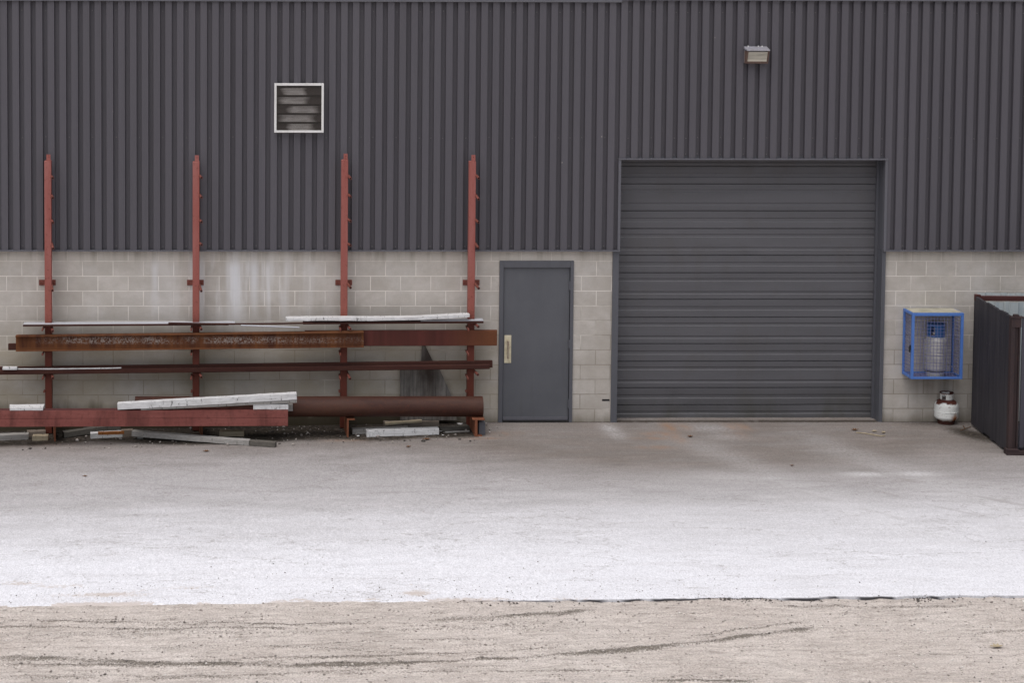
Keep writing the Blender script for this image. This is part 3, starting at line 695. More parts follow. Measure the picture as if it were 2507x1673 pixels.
for t0, t1 in ((xr, xr+.035), (GX0+.002, GX0+.02)):
    b = MB(); b.box(t0, t1, DY-.05, DY-.004, zbot, ZH+.1); b.build('door_track', M['jamb'], bld, bevel=.002)
b = MB()                                     # steel jambs, set on the block returns
xl = U(1500.5, 640, -.03).x; xrr = U(2168, 660, -.03).x
b.box(xl, GX0-.001, -.03, .30, gz(0)-.02, ZC-.019); b.build('door_jamb', M['jamb'], bld, bevel=.003)
b = MB(); b.box(GX1+.001, xrr, -.03, .30, -.02, ZC-.019); b.box(GX1+.02, xrr, -.034, -.0305, -.02, ZC-.03); b.build('door_jamb', M['jamb'], bld, bevel=.003)
b = MB(); b.box(GX0-.02, GX0-.001, -.02, .30, ZC-.015, ZH); b.box(GX1+.001, GX1+.02, -.02, .30, ZC-.015, ZH); b.box(GX0-.02, GX1+.02, -.02, .30, ZH+.001, ZH+.025); b.build('opening_lining', M['jamb'], bld)
b = MB(); b.box(GX0, GX1, -.02, .33, -.06, zbot-.024)
n = NT('worn_sill', .8); v = n.coord(False); a = n.noise(n.map(v, (1.5, 8, 1)), 2, 5); n.color(n.mix(n.rng(a, .35, .65), (.30, .25, .225), (.19, .145, .12))); M['sill'] = n.mat
b.build('threshold', M['sill'], bld, bevel=.008)

# personnel door
fl_ = U(1231, 800, .02).x; fr_ = U(1394, 800, .02).x; ft_ = U(1310, 655, .0).z
b = MB()
b.box(DX0-.004, fl_, -.022, .12, -.05, DZ+.004); b.box(fr_, DX1+.004, -.022, .12, -.05, DZ+.004); b.box(fl_+.0005, fr_-.0005, -.0215, .12, ft_, DZ+.004)
b.build('door_frame', M['jamb'], bld, bevel=.004)
db = U(1310, 1029, .02).z
b = MB(); b.box(fl_+.005, fr_-.005, .012, .057, db, ft_-.005); door = b.build('door', M['door'], bld, bevel=.003, origin=(0, .03, 0))
p0, p1 = U(1235, 821, .01), U(1251, 889, .01)
b = MB(); b.box(p0.x, p1.x, .006, .0117, p1.z, p0.z)
for dx_ in (.02, .5, .98):
    for dz_ in (.03, .35, .66, .97):
        if dx_ == .5: continue
        xx = p0.x+.008+(p1.x-p0.x-.016)*dx_; zz = p1.z+.01+(p0.z-p1.z-.02)*dz_; b.box(xx-.003, xx+.003, .003, .0055, zz-.003, zz+.003)
b.build('handle_plate', M['brass'], door, bevel=.002)
b = MB(); xh = U(1243, 850, 0).x; za, zb_ = U(1243, 834, 0).z, U(1243, 877, 0).z
b.tube((xh, -.045, zb_), (xh, -.045, za), .011, n=12); b.tube((xh, -.045, za-.012), (xh, .005, za-.012), .009, n=10); b.tube((xh, -.045, zb_+.012), (xh, .005, zb_+.012), .009, n=10)
b.build('handle', M['handle'], door, smooth=True)
for v0, v1 in ((688, 711), (832, 854), (978, 1000)):
    b = MB(); xx = fr_-.003; b.tube((xx, -.004, U(1394, v1).z), (xx, -.004, U(1394, v0).z), .011, n=10); b.box(xx-.018, xx-.009, .004, .0115, U(1394, v1).z, U(1394, v0).z); b.build('hinge', M['jamb'], door, smooth=True)
b = MB(); b.box(fl_+.01, fr_-.01, -.002, .0115, db+.004, db+.045); b.build('door_sweep', M['flash'], door, bevel=.002)
b = MB(); b.box(fl_, fr_, -.03, .3, -.1, db-.004); b.box(fl_, fr_, .1, .12, db, ft_); b.build('door_sill', M['dark'], bld)

# louvred vent in the cladding
vx0, vx1, vz0, vz1 = U(671.5, 260, -.1).x, U(792.5, 260, -.1).x, U(732, 324, -.1).z, U(732, 203.5, -.1).z
vcx, vcz = (vx0+vx1)/2, (vz0+vz1)/2
vent = MB(); fw = .03
vent.box(vx0, vx0+fw, -.135, -.069, vz0, vz1); vent.box(vx1-fw, vx1, -.135, -.069, vz0, vz1)
vent.box(vx0+fw, vx1-fw, -.1345, -.069, vz0, vz0+fw); vent.box(vx0+fw, vx1-fw, -.1345, -.069, vz1-fw, vz1)
vent = vent.build('wall_vent', M['galv'], bld, origin=(vcx, -.1, vcz), bevel=.003)
b = MB(); b.box(vx0+.01, vx1-.01, -.0725, -.0695, vz0+.01, vz1-.01); b.build('vent_backing', M['dark'], vent)
ih = vz1-vz0-2*fw; lh = ih/5
for i in range(5):
    zt = vz1-fw-i*lh-.012; b = MB()
    P = [(-.029, -.20*lh), (-.034, -.3*lh), (-.048, -.55*lh), (-.076, -.86*lh), (-.079, -.93*lh), (-.075, -.94*lh), (-.045, -.60*lh), (-.031, -.28*lh), (-.027, -.20*lh)]
    nn = len(P); vs = [(xx, y_-.047, zt+z_) for xx in (vx0+fw+.002, vx1-fw-.002) for y_, z_ in P]
    b.add(vs, [(k, (k+1) % nn, nn+(k+1) % nn, nn+k) for k in range(nn)]); b.build('louvre', M['louvre'], vent, origin=(vcx, -.05, zt-lh/2), smooth=True)
b = MB(); cw, ch_ = .024, .0115                # expanded-metal guard
nxm = int((vx1-vx0-2*fw)/cw); nzm = int(ih/ch_)
for s in (1, -1):
    for i in range(-nzm, nxm+nzm):
        x_a = vx0+fw+i*cw; L0, L1 = 0, nzm
        t0 = max(0, (vx0+fw-x_a)/cw) if s == 1 else max(0, (x_a-(vx1-fw))/cw)
        t1 = min(nzm, (vx1-fw-x_a)/cw) if s == 1 else min(nzm, (x_a-(vx0+fw))/cw)
        if t1 <= t0: continue
        A = (x_a+s*t0*cw, -.128, vz0+fw+t0*ch_); B = (x_a+s*t1*cw, -.128, vz0+fw+t1*ch_)
        b.bar((A[0], A[1], A[2]), (B[0], B[1], B[2]), .0016, .0016)
b.build('guard_mesh', M['screenwire'], vent)

# wall lamp
c_ = U(1855, 133, -.14); lx0, lx1 = U(1827, 133, -.2).x, U(1884, 133, -.2).x; lz0, lz1 = U(1855, 155, -.15).z, U(1855, 113, -.1).z
lamp = thing('wall_lamp', ((lx0+lx1)/2, -.07, (lz0+lz1)/2), 'grey box floodlight with prismatic glass high on the cladding above the big door', 'wall lamp')
b = MB(); d_ = .17; zt0 = lz1-.035
b.hexa([(lx0, -.07-d_, zt0-.022), (lx1, -.07-d_, zt0-.022), (lx1, -.066, zt0-.005), (lx0, -.066, zt0-.005), (lx0, -.07-d_, zt0-.004), (lx1, -.07-d_, zt0-.004), (lx1, -.066, lz1), (lx0, -.066, lz1)])
b.box(lx0+.004, lx1-.004, -.085, -.066, lz0, zt0-.02)
b.build('housing', M['lampbody'], lamp, bevel=.006)
b = MB(); f0 = -.07-d_+.012; f1 = -.07-d_*.52; zf = zt0-.0235; zk = lz0
def ring_pt(x, t): return (x, f0+(f1-f0)*t, zf+(zk-zf)*t)
for (xa_, xb_) in ((lx0+.004, lx0+.026), (lx1-.026, lx1-.004)):
    b.hexa([(xa_, f1, zk), (xb_, f1, zk), (xb_, -.086, zk), (xa_, -.086, zk), (xa_, f0, zf), (xb_, f0, zf), (xb_, -.086, zf), (xa_, -.086, zf)])
b.hexa([(lx0+.0265, f1-.004, zk), (lx1-.0265, f1-.004, zk), (lx1-.0265, -.086, zk), (lx0+.0265, -.086, zk), (lx0+.0265, f1-.014, zk+.028), (lx1-.0265, f1-.014, zk+.028), (lx1-.0265, -.086, zk+.028), (lx0+.0265, -.086, zk+.028)])
b.build('lens_frame', M['lamptrim'], lamp, bevel=.003)
b = MB(); g0 = .05; g1 = .86
A0 = ring_pt(lx0+.03, g0); A1 = ring_pt(lx0+.03, g1)
b.hexa([(lx0+.027, A1[1]+.008, A1[2]), (lx1-.027, A1[1]+.008, A1[2]), (lx1-.027, -.09, A1[2]), (lx0+.027, -.09, A1[2]), (lx0+.027, A0[1]+.008, A0[2]), (lx1-.027, A0[1]+.008, A0[2]), (lx1-.027, -.09, A0[2]), (lx0+.027, -.09, A0[2])])
b.build('lens', M['lens'], lamp)
for t in (.18, .62, .78):
    b = MB(); xx = lx0+(lx1-lx0)*t; b.box(xx-.008, xx+.008, -.09, -.075, lz1-.004, lz1+.008); b.build('mounting_clip', M['galv'], lamp)

# ------------------------------------------------------------------ rack uprights
PF = -.205                                    # front face of the uprights
posts = [  # u centre at v=640, top v, foot-web u, foot bottom v, foot top v, T-shaped foot?
    (117.4, 394, 136, 1082, 1044, 0, 'leftmost red steel rack upright, its foot by the pale wood block'),
    (479.8, 396, 496, 1071, 1043, 0, 'red steel rack upright behind the long white painted timber'),
    (843.0, 392, 853, 1072, 1027, 0, 'red steel rack upright where the flaked rusty beam ends, right of the wall vent'),
    (1155.0, 395, 1166, 1070, 1027, 1, 'rightmost red steel rack upright, nearest the grey door'),
]
PEGV = [438, 484, 545, 602, 706, 806, 922]
EXTRA = {0: [0, 0, 0, 0, 0, 0, 0], 1: [-2, -1, 0, 0, -2, -5, -4], 2: [-3, -2, -2, 1, -5, -4, -3], 3: [-4, -2, -1, -1, -6, -8, -8]}
for pi, (uc, vt, uf, vb, vft, tee, lab) in enumerate(posts):
    c0 = U(uc, 640, PF); z_top = U(uc, vt, PF).z; X0 = c0.x; hw = .0455
    gzx = float(gz(X0))
    root = thing('rack_upright', (X0, -.155, gzx), lab, 'rack upright', 'red steel uprights of the wall rack')
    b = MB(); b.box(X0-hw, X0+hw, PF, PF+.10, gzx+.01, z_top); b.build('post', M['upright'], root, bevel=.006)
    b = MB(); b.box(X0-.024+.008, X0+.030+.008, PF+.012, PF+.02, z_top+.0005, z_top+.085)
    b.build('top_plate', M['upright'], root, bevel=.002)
    b = MB(); b.tube((X0+.012, PF+.0115, z_top+.055), (X0+.012, PF+.008, z_top+.055), .007, n=8); b.build('bolt', M['peg'], root)
    zp = U(uc, 692, -.01).z; px0 = U(uc-22, 692, -.01).x; px1 = U(uc+19, 692, -.01).x
    b = MB(); b.box(px0, px1, -.014, -.001, zp-.037, zp+.037); b.box(X0-.035, X0+.035, PF+.101, -.015, zp-.03, zp+.03)
    b.build('wall_bracket', M['peg'], root, bevel=.003)
    for s_ in (px0+.02, px1-.02):
        b = MB(); b.tube((s_, -.014, zp), (s_, -.024, zp), .010, n=6); b.build('bolt', M['peg'], root)
    # pegs: short open pipes that slope out from the right-hand side
    for k, v_ in enumerate(PEGV):
        q = U(uc+12, v_+EXTRA[pi][k], PF); pz = q.z; r_ = .0175
        a_ = Vector((X0+hw-.004, PF+.05, pz+.032)); L = .12 if k < 4 else .22
        e_ = a_ + Vector((.034, -L, -.008-.05*random.random()))
        b = MB(); b.tube(a_, e_, r_, n=12, inner=r_*.72); b.build('peg', M['peg'], root, smooth=True)
        b = MB(); b.tube(a_.lerp(e_, .93), a_.lerp(e_, .96), r_*.71, n=12); b.build('peg_bore_shade', M['dark'], root)  # near-black disc stands in for shade inside the open pipe
    # bearer arms under the loaded levels
    for v_, ln in ((800, .20), (860, .20), (919, .20), (958, .03)):
        z_ = U(uc, v_, PF-.05).z
        b = MB(); b.bar((X0-hw-.018, PF-ln+.02, z_-.03), (X0-hw-.018, PF+.08, z_-.03), .026, .017) if False else b.box(X0-hw-.022, X0-hw-.002, PF-ln, PF+.06, z_-.030, z_-.004)
        b.build('bearer_arm', M['peg'], root, bevel=.002)
    # foot: rolled section running out along the ground
    fe = G(uf, vb); zt = U(uf, vft, fe.y).z; fz = fe.z
    b = MB(); st = Vector(((X0+fe.x)/2, -.1, 0)); en = Vector((fe.x, fe.y, 0)); wd = .0065
    def sec(x_off0, x_off1, z0, z1):
        d0 = Vector((x_off0, 0, 0)); d1 = Vector((x_off1, 0, 0))
        b.hexa([en+d0+Vector((0, 0, z0)), en+d1+Vector((0, 0, z0)), st+d1+Vector((0, 0, z0)), st+d0+Vector((0, 0, z0)), en+d0+Vector((0, 0, z1)), en+d1+Vector((0, 0, z1)), st+d1+Vector((0, 0, z1)), st+d0+Vector((0, 0, z1))])
    if tee:
        sec(-.05, .11, zt-.016, zt); sec(-.016, .016, fz+.014, zt-.0162); sec(-.02, .08, fz, fz+.0138)
    else:
        sec(-.018, .085, zt-.014, zt); sec(-.018, .004, fz, zt-.0142)
    b.build('foot', M['footrust'], root, bevel=.003)

# ------------------------------------------------------------------ stock on the rack
def single(mb, name, mat, label, cat, group=None, bevel=.003, smooth=False, origin=None):
    return tag(mb.build(name, mat, None, origin, bevel, smooth), label, cat, group)
ZP1 = -.30
# top level
b = MB(); b.bar(U(56, 799, ZP1), U(575, 796.5, ZP1), .022, .17); single(b, 'sheet_strip', M['greysteel'], 'long grey metal strip lying on the top pegs, left half of the rack', 'metal strip')
b = MB(); b.bar(U(56, 800, ZP1-.02), U(560, 797, ZP1-.02), .024, .018); single(b, 'flat_bar', M['rustdark'], 'thin dark bar along the front of the grey metal strip, top level', 'steel bar', 'steel lengths on the rack')
b = MB(); b.bar(U(412, 793.5, ZP1-.045), U(765, 793.5, ZP1-.045), .02, .02, n=10, sag=lambda t: -.012*math.sin(math.pi*t)); single(b, 'flat_bar', M['rustdark'], 'thin brown bar bridging the gap between grey strip and white plank on the top level', 'steel bar', 'steel lengths on the rack')
b = MB(); b.tube(U(590, 797, ZP1-.06), U(733, 802, ZP1-.06), .009, n=10); single(b, 'steel_rod', M['greysteel'], 'short thin grey rod drooping below the top level bars', 'rod', None, 0, True)
b = MB(); b.bar(U(742, 795, ZP1), U(1184, 792, ZP1), .026, .16); single(b, 'flat_bar', M['rustdark'], 'brown steel bar carrying the white plank at the right end of the top level', 'steel bar', 'steel lengths on the rack')
b = MB(); za_ = U(1100, 787.5, ZP1).z
b.bar(U(1030, 787.5, ZP1+.02), U(1184, 786.5, ZP1+.02), .012, .14); single(b, 'sheet_strip', M['greysteel'], 'short grey strip under the lifted end of the white plank', 'metal strip')
b = MB(); A_, B_ = U(700, 787.5, ZP1-.03), U(1150, 783, ZP1-.03)
lift = lambda t: .028*max(0, (t-.72)/.28)**1.1 + .004*math.sin(9*t)
b.bar(A_, B_, .042, .13, n=26, wob=.0025, sag=lift); single(b, 'white_plank', M['whitewood'], 'long warped white plank on the top level, its right end lifting beside the last upright', 'plank')
# second level
b = MB(); b.bar(U(20, 858, -.23), U(800, 850, -.23), .085, .05); single(b, 'steel_tube', M['rustdark'], 'dark square tube poking out left behind the flaked rusty beam', 'steel tube', 'steel lengths on the rack')
A_, B_ = U(38, 861.5, -.385), U(891, 851, -.385); H_ = .205; fl = .055; tk = .011
P = [(-.0, 0), (.115, 0), (.115, tk), (.062, tk), (.062, H_-tk), (.115, H_-tk), (.115, H_), (0, H_), (0, H_-tk), (.050, H_-tk), (.050, tk), (0, tk)]
b = MB(); b.sweep(P, A_, B_)
single(b, 'steel_beam', M['ibeam'], 'rusty I-section beam with pale flaking patches along its web', 'steel beam', 'steel lengths on the rack', .0015, origin=A_.lerp(B_, .5))
A_, B_ = U(746, 848.5, -.262), U(1217, 847, -.262); H_ = .208
P = [(0, .006), (.006, 0), (.052, 0), (.052, .008), (.012, .008), (.012, H_-.008), (.052, H_-.008), (.052, H_), (.006, H_), (0, H_-.006)]
b = MB(); b.sweep(P, A_, B_); single(b, 'steel_channel', M['channel'], 'deep red-brown steel channel with an orange right end, running towards the door', 'steel channel', 'steel lengths on the rack', .002, origin=A_.lerp(B_, .5))
# third level: two long tubes
def rhs(a, b_, h, w, t=.005, r=.008):
    o = [(r, 0), (w-r, 0), (w, r), (w, h-r), (w-r, h), (r, h), (0, h-r), (0, r)]
    m = MB(); m.sweep(o, a, b_, caps=False)
    i_ = [(t, t), (w-t, t), (w-t, h-t), (t, h-t)]; m.sweep(i_, a, b_, caps=False)
    return m
m = rhs(U(-40, 917.5, -.215), U(1206, 901, -.215), .095, .055); single(m, 'steel_tube', M['rustdark'], 'long dark rusty tube at the back of the third level, ending nearest the door', 'steel tube', 'steel lengths on the rack', 0)
m = rhs(U(-40, 919, -.30), U(1199, 904.5, -.30), .062, .06); single(m, 'steel_tube', M['rustdark'], 'long rusty tube in front on the third level, under the thin white lath', 'steel tube', 'steel lengths on the rack', 0)
b = MB(); b.bar(U(18, 906, -.30)+Vector((0, 0, .004)), U(297, 903.5, -.30)+Vector((0, 0, .004)), .013, .02, n=12, wob=.001, sag=lambda t: -.005*math.sin(math.pi*t)); single(b, 'white_lath', M['whitewood'], 'thin white lath lying along the third level tubes at the left', 'lath', None, .001)
b = MB(); b.bar(U(6, 907, -.325)+Vector((0, 0, .004)), U(41.5, 907, -.325)+Vector((0, 0, .004)), .036, .06); single(b, 'wood_block', M['whitewood'], 'short whitish block at the left end of the thin white lath', 'wood block')
# bottom level
def pipe_z(v, Y): return U(900, v, Y).z
YP = -.56; rP = .134
A_ = U(331, 999, YP); B_ = U(1181, 998, YP); zc_ = (U(760, 975, YP-.05).z+U(760, 1022, YP-.05).z)/2
A_.z = zc_+.004; B_.z = zc_
b = MB(); b.tube(A_, B_, rP, n=48, inner=rP-.012); single(b, 'steel_pipe', M['rustpipe'], 'big dark brown rusty steel pipe lying on the rack feet', 'steel pipe', None, 0, True)
YB = -.86
A_, B_ = U(-40, 1046, YB), U(705, 1043.5, YB); hb = U(300, 1006, YB).z-U(300, 1045, YB).z
P = [(0, 0), (.13, 0), (.13, hb), (0, hb), (0, hb*.515), (.006, hb*.505), (.006, hb*.49), (0, hb*.48)]
b = MB(); b.sweep(P, A_, B_); rb = single(b, 'steel_beam', M['redbeam'], 'red painted double beam with dark drip marks lying lowest in front of the rack', 'steel beam', 'steel lengths on the rack', .004, origin=A_.lerp(B_, .5))
zrb = A_.z+hb; zrb2 = B_.z+hb
b = MB(); b.box(A_.x, B_.x-.01, YB+.014, YB+.118, min(zrb, zrb2)+.0, zrb+.004); mm = b.build('top_scale', M['redtop'], rb)
# packing behind the beam top that the boards rest on
def on_beam(u, Y=YB): p_ = U(u, 1006, Y); return p_.x
b = MB(); xh0, xh1 = on_beam(20), on_beam(106)
b.hexa([(xh0+.02, YB+.0, zrb+.005), (xh1-.005, YB-.0, zrb+.005), (xh1+.0, YB+.17, zrb+.012), (xh0, YB+.15, zrb+.012), (xh0+.02, YB, zrb+.043), (xh1-.005, YB, zrb+.043), (xh1, YB+.17, zrb+.050), (xh0, YB+.15, zrb+.050)])
single(b, 'white_board', M['whitewood'], 'short white board lying flat on the red beam left of the first upright', 'board')
b = MB(); A_ = U(620, 1001.5, YB+.01); B_ = U(706, 1001, YB+.01); A_.z = zrb2+.005; B_.z = zrb2+.005
b.bar(A_, B_, .068, .09, n=8, wob=.002); single(b, 'timber_offcut', M['whitewood'], 'short white timber packing the long white timber up at the beam end', 'timber offcut')
b = MB(); b.bar(U(700, 1007, YB+.13), U(717, 1007, YB+.13), .085, .10); single(b, 'wood_block', M['greywood'], 'small grey block jutting out past the right end of the red beam', 'wood block')
b = MB(); A_ = U(345, 1004, YB+.0); B_ = U(727, 987, YB+.0); A_.z = zrb+.006
b.bar(A_, B_, .042, .10, n=10, wob=.002); single(b, 'timber_plank', M['greywood'], 'grey plank lying directly under the long white timber', 'plank')
b = MB(); A_ = U(288, 1004.5, YB-.012); B_ = U(727, 979.5, YB-.012); A_.z = max(A_.z, zrb+.010)
b.bar(A_, B_, .084, .10, n=30, wob=.0025); single(b, 'white_timber', M['whitewood'], 'long white painted timber with dark cracks lying askew on the red beam', 'timber')
# plywood leaning on the wall
b = MB(); PT = [(1145, 1050), (1145, 918), (1160, 914), (1300, 868), (1307, 742), (1330, 742), (1388, 862), (1440, 925), (1525, 1118)]
PT = [(600+x_/3.016, 600+y_/3.016) for x_, y_ in PT]; PT = [(PT[0][0], 1030)]+PT[1:-1]+[PT[-1], (PT[-1][0]+14, 1030)]
zr = [U(u_, v_, -.03) for u_, v_ in PT]; zl_, zh_ = min(p_.z for p_ in zr), max(p_.z for p_ in zr)
pp = [U(u_, v_, -.030-.06*(zh_-q.z)/(zh_-zl_)) for (u_, v_), q in zip(PT, zr)]
b.prism(pp, (0, .014, 0)); single(b, 'plywood_sheet', M['ply'], 'weathered grey offcut of plywood with knot holes leaning against the block wall behind the pipe', 'plywood sheet', None, .001)

# ------------------------------------------------------------------ offcuts on the ground
def lying(name, mat, a, b_, h, w, label, cat, lift=(0.0, 0.0), group=None, n=8, wob=.002, bev=.003):
    A_ = G(*a, lift[0]); B_ = G(*b_, lift[1]); m_ = MB(); m_.bar(A_, B_, h, w, n=n, wob=wob)
    return single(m_, name, mat, label, cat, group, bev)
lying('timber_plank', M['greywood'], (-30, 1081), (70, 1077), .07, .12, 'grey plank end lying on the ground at the far left edge', 'plank')
lying('wood_block', M['palewood'], (79, 1080.5), (117.5, 1080), .068, .09, 'pale yellowish wood block beside the leftmost rack foot', 'wood block')
lying('timber_offcut', M['brownwood'], (66, 1070), (112, 1068), .065, .1, 'brown offcut behind the pale block at the leftmost upright', 'timber offcut')
lying('timber_plank', M['darkwood'], (157, 1073), (296, 1053), .075, .09, 'dark damp plank sloping up behind the leftmost rack foot', 'plank', (.005, .03))
lying('timber_plank', M['darkwood'], (205, 1052), (330, 1040), .05, .09, 'second dark plank lying deepest under the red beam', 'plank', (.02, .05))
lying('timber_offcut', M['whitewood'], (222, 1075), (300, 1071), .07, .10, 'dirty white offcut below the orange stick, under the red beam', 'timber offcut')
lying('orange_stick', M['orangewood'], (240, 1066), (304, 1064), .035, .05, 'orange stained stick lying on the dirty white offcut', 'stick', (.075, .074))
lying('wood_block', M['brownwood'], (297, 1071), (326, 1070), .09, .08, 'brown block at the upper end of the long grey timber on the ground', 'wood block')
lying('wood_block', M['greywood'], (336, 1075), (350, 1075), .035, .05, 'tiny grey block under the left half of the long grey timber', 'wood block')
m_ = MB(); A_ = G(322, 1069, .045); B_ = G(609, 1092.5, .0); C_ = G(673, 1097, .0)
m_.bar(A_, B_, .07, .085, n=14, wob=.002); t_ = single(m_, 'long_timber', M['greywood'], 'long grey timber with a burnt dark end lying slantwise on the apron', 'timber')
m_ = MB(); m_.bar(B_+(C_-B_)*.02+Vector((0, .002, 0)), C_+Vector((0, .002, 0)), .068, .078, n=6, wob=.003); e_ = m_.build('dark_end', M['darkwood'], t_, bevel=.003)
lying('wood_block', M['palewood'], (537, 1069.5), (597, 1069.5), .066, .09, 'pale brown wood block alone under the red beam, right of the second upright', 'wood block')
lying('timber_offcut', M['greywood'], (863, 1064), (1000, 1060), .065, .10, 'grey timber behind the white one on the ground by the third upright', 'timber offcut')
lying('timber_offcut', M['whitewood'], (898, 1071), (1075, 1065), .085, .10, 'whitish timber lying foremost on the ground under the big pipe', 'timber offcut', n=14)
lying('timber_plank', M['brownwood'], (939, 1048), (1075, 1048), .085, .05, 'brown weathered board standing on edge behind the whitish timber', 'plank', (.02, .02))
lying('timber_offcut', M['palewood'], (943, 1042), (1033, 1035), .03, .06, 'thin pale stick tilted on top of the brown weathered board', 'stick', (.07, .10))
lying('timber_plank', M['darkwood'], (1080, 1058), (1148, 1052), .05, .09, 'dark damp plank between the whitish timber and the rightmost rack foot', 'plank')
lying('timber_offcut', M['greywood'], (1090, 1061), (1150, 1058), .016, .03, 'thin grey stick beside the dark damp plank at the right', 'stick')
m_ = MB(); p_ = G(1172, 1066); q_ = G(1189, 1068); m_.box(p_.x, q_.x, p_.y, p_.y+.16, 0, .165); single(m_, 'grey_block', M['jamb'], 'small dark grey metal block standing beside the rightmost rack foot', 'block')
for (u_, v_, s_, lab) in ((1078, 1058, .035, 'pale scrap in the dirt right of the whitish timber'), (877, 1069, .03, 'small white scrap beside the third rack foot'), (1125, 1040, .045, 'crumpled white scrap in the dirt below the pipe end'), (1030+55, 1067, .02, 'white stone at the right end of the whitish timber')):
    c_ = G(u_, v_); m_ = MB(); nn = 7
    vs = [(c_.x+s_*math.cos(k*6.283/nn)*random.uniform(.6, 1.2), c_.y+s_*.7*math.sin(k*6.283/nn)*random.uniform(.6, 1.2), c_.z+.004+random.uniform(0, .012)) for k in range(nn)]+[(c_.x, c_.y, c_.z+s_*.5), (c_.x, c_.y, c_.z)]
    m_.add(vs, [(k, (k+1) % nn, nn) for k in range(nn)]+[((k+1) % nn, k, nn+1) for k in range(nn)]); single(m_, 'scrap', M['whitewood'], lab, 'scrap', None, 0)

# leaves and a straw on the apron
def leaf(u_, v_, s_, lab, mat='leaf', yaw=0):
    c_ = G(u_, v_); c_.z = float(zg(np.array(c_.x), np.array(c_.y)))+.004 if c_.y < float(edge_y(c_.x)) else c_.z; m_ = MB(); out = [(-1, 0), (-.6, .28), (-.35, .22), (-.15, .62), (.1, .35), (.45, .5), (.5, .2), (1, 0), (.5, -.22), (.4, -.5), (.05, -.32), (-.2, -.55), (-.35, -.2), (-.65, -.22)]
    k = [(x_*s_, y_*s_, .006+abs(y_)*s_*.55+.25*s_*x_*x_) for x_, y_ in out]; ca, sa = math.cos(yaw), math.sin(yaw)
    top = [(c_.x+x_*ca-y_*sa, c_.y+x_*sa+y_*ca, c_.z+z_) for x_, y_, z_ in k]; bot = [(x_, y_, z_-.002) for x_, y_, z_ in top]
    N_ = len(out); ct = (c_.x, c_.y, c_.z+.006); cb = (c_.x, c_.y, c_.z+.004)
    m_.add(top+bot+[ct, cb], [(i_, (i_+1) % N_, 2*N_) for i_ in range(N_)]+[(N_+(i_+1) % N_, N_+i_, 2*N_+1) for i_ in range(N_)]+[(i_, N_+i_, N_+(i_+1) % N_, (i_+1) % N_) for i_ in range(N_)])
    single(m_, 'dry_leaf', M[mat], lab, 'leaf', 'dry leaves on the apron', 0)
leaf(456, 1081, .055, 'brown curled leaf against the middle of the long grey timber', yaw=.3)
leaf(497, 1084, .05, 'flat leaf just right of the curled one beside the long grey timber', yaw=-.2)
leaf(505, 1107, .05, 'brown leaf alone in front of the long grey timber', yaw=.1)
leaf(1045, 1078, .06, 'dark leaf in front of the whitish timber under the pipe', yaw=.1)
leaf(1000, 1096, .045, 'brown leaf on the apron well in front of the whitish timber', yaw=.6)
leaf(1690, 1071, .05, 'reddish brown leaf on rust stained concrete before the big door', yaw=.4)
leaf(2093, 1055, .06, 'dark brown leaf left of the pale straw', yaw=.2)
leaf(2141, 1058, .045, 'pale leaf just above the straw', 'straw', .2)
leaf(2163, 1061, .05, 'pale tattered leaf at the right end of the straw', 'straw', 1.0)
leaf(208, 1168, .035, 'small dark leaf far left on the open apron', yaw=.1)
leaf(1939, 1142, .03, 'tiny dark leaf on the open apron in front of the big door', yaw=.1)
leaf(2440, 1582, .07, 'buff leaf lying on the gravel at the right edge', 'straw', .15)
m_ = MB(); pts_ = [G(2096, 1061), G(2118, 1063), G(2140, 1067), G(2155, 1069.5), G(2167, 1068.5)]
for a_, b_ in zip(pts_[:-1], pts_[1:]): m_.tube(a_+Vector((0, 0, .008)), b_+Vector((0, 0, .008)), .007, n=6)
single(m_, 'straw', M['straw'], 'long pale bent straw on the concrete before the white tank', 'straw', None, 0)
m_ = MB(); pts_ = [G(2352, 1056), G(2376, 1048), G(2362, 1051), G(2358, 1045)]
for a_, b_ in ((0, 1), (2, 3)): m_.tube(pts_[a_]+Vector((0, 0, .01)), pts_[b_]+Vector((0, 0, .014)), .005, n=6)
single(m_, 'twig', M['leaf'], 'thin forked twig on the ground between white tank and dark bin', 'twig', None, 0)

# ------------------------------------------------------------------ gas cage
K0 = U(2208, 916, -.02); KT = U(2208, 756, -.02)
fz0, fz1 = K0.z, KT.z; CD = .345
kf0 = U(2231, 929, -.02-CD); kf1 = U(2361, 767, -.02-CD); cx0 = (K0.x+kf0.x)/2; cx1 = kf1.x; cz0 = (fz0+kf0.z)/2; cz1 = (fz1+kf1.z)/2
cy1, cy0 = -.012, -.012-CD; fw = .034
cage = thing('gas_cage', ((cx0+cx1)/2, -.012, cz0), 'blue mesh cage bolted to the block wall holding a gas cylinder', 'gas cage')
b = MB(); b.box(cx0, cx0+fw, cy0, cy0+fw, cz0, cz1); b.box(cx1-fw, cx1, cy0, cy0+fw, cz0, cz1)
b.box(cx0+fw, cx1-fw, cy0+.001, cy0+fw, cz0+.001, cz0+fw-.006); b.box(cx0+fw, cx1-fw, cy0+.001, cy0+fw, cz1-fw-.004, cz1-.001); b.build('front_frame', M['blue'], cage, bevel=.002)
b = MB(); b.box(cx0, cx0+fw*.8, cy1-fw*.8, cy1, cz0, cz1); b.box(cx1-fw*.8, cx1, cy1-fw*.8, cy1, cz0, cz1)
b.box(cx0+fw*.81, cx1-fw*.81, cy1-fw*.8, cy1-.001, cz0+.001, cz0+fw*.9); b.box(cx0+fw*.81, cx1-fw*.81, cy1-fw*.8, cy1-.001, cz1-fw, cz1-.001); b.build('back_frame', M['blue'], cage, bevel=.002)
b = MB()
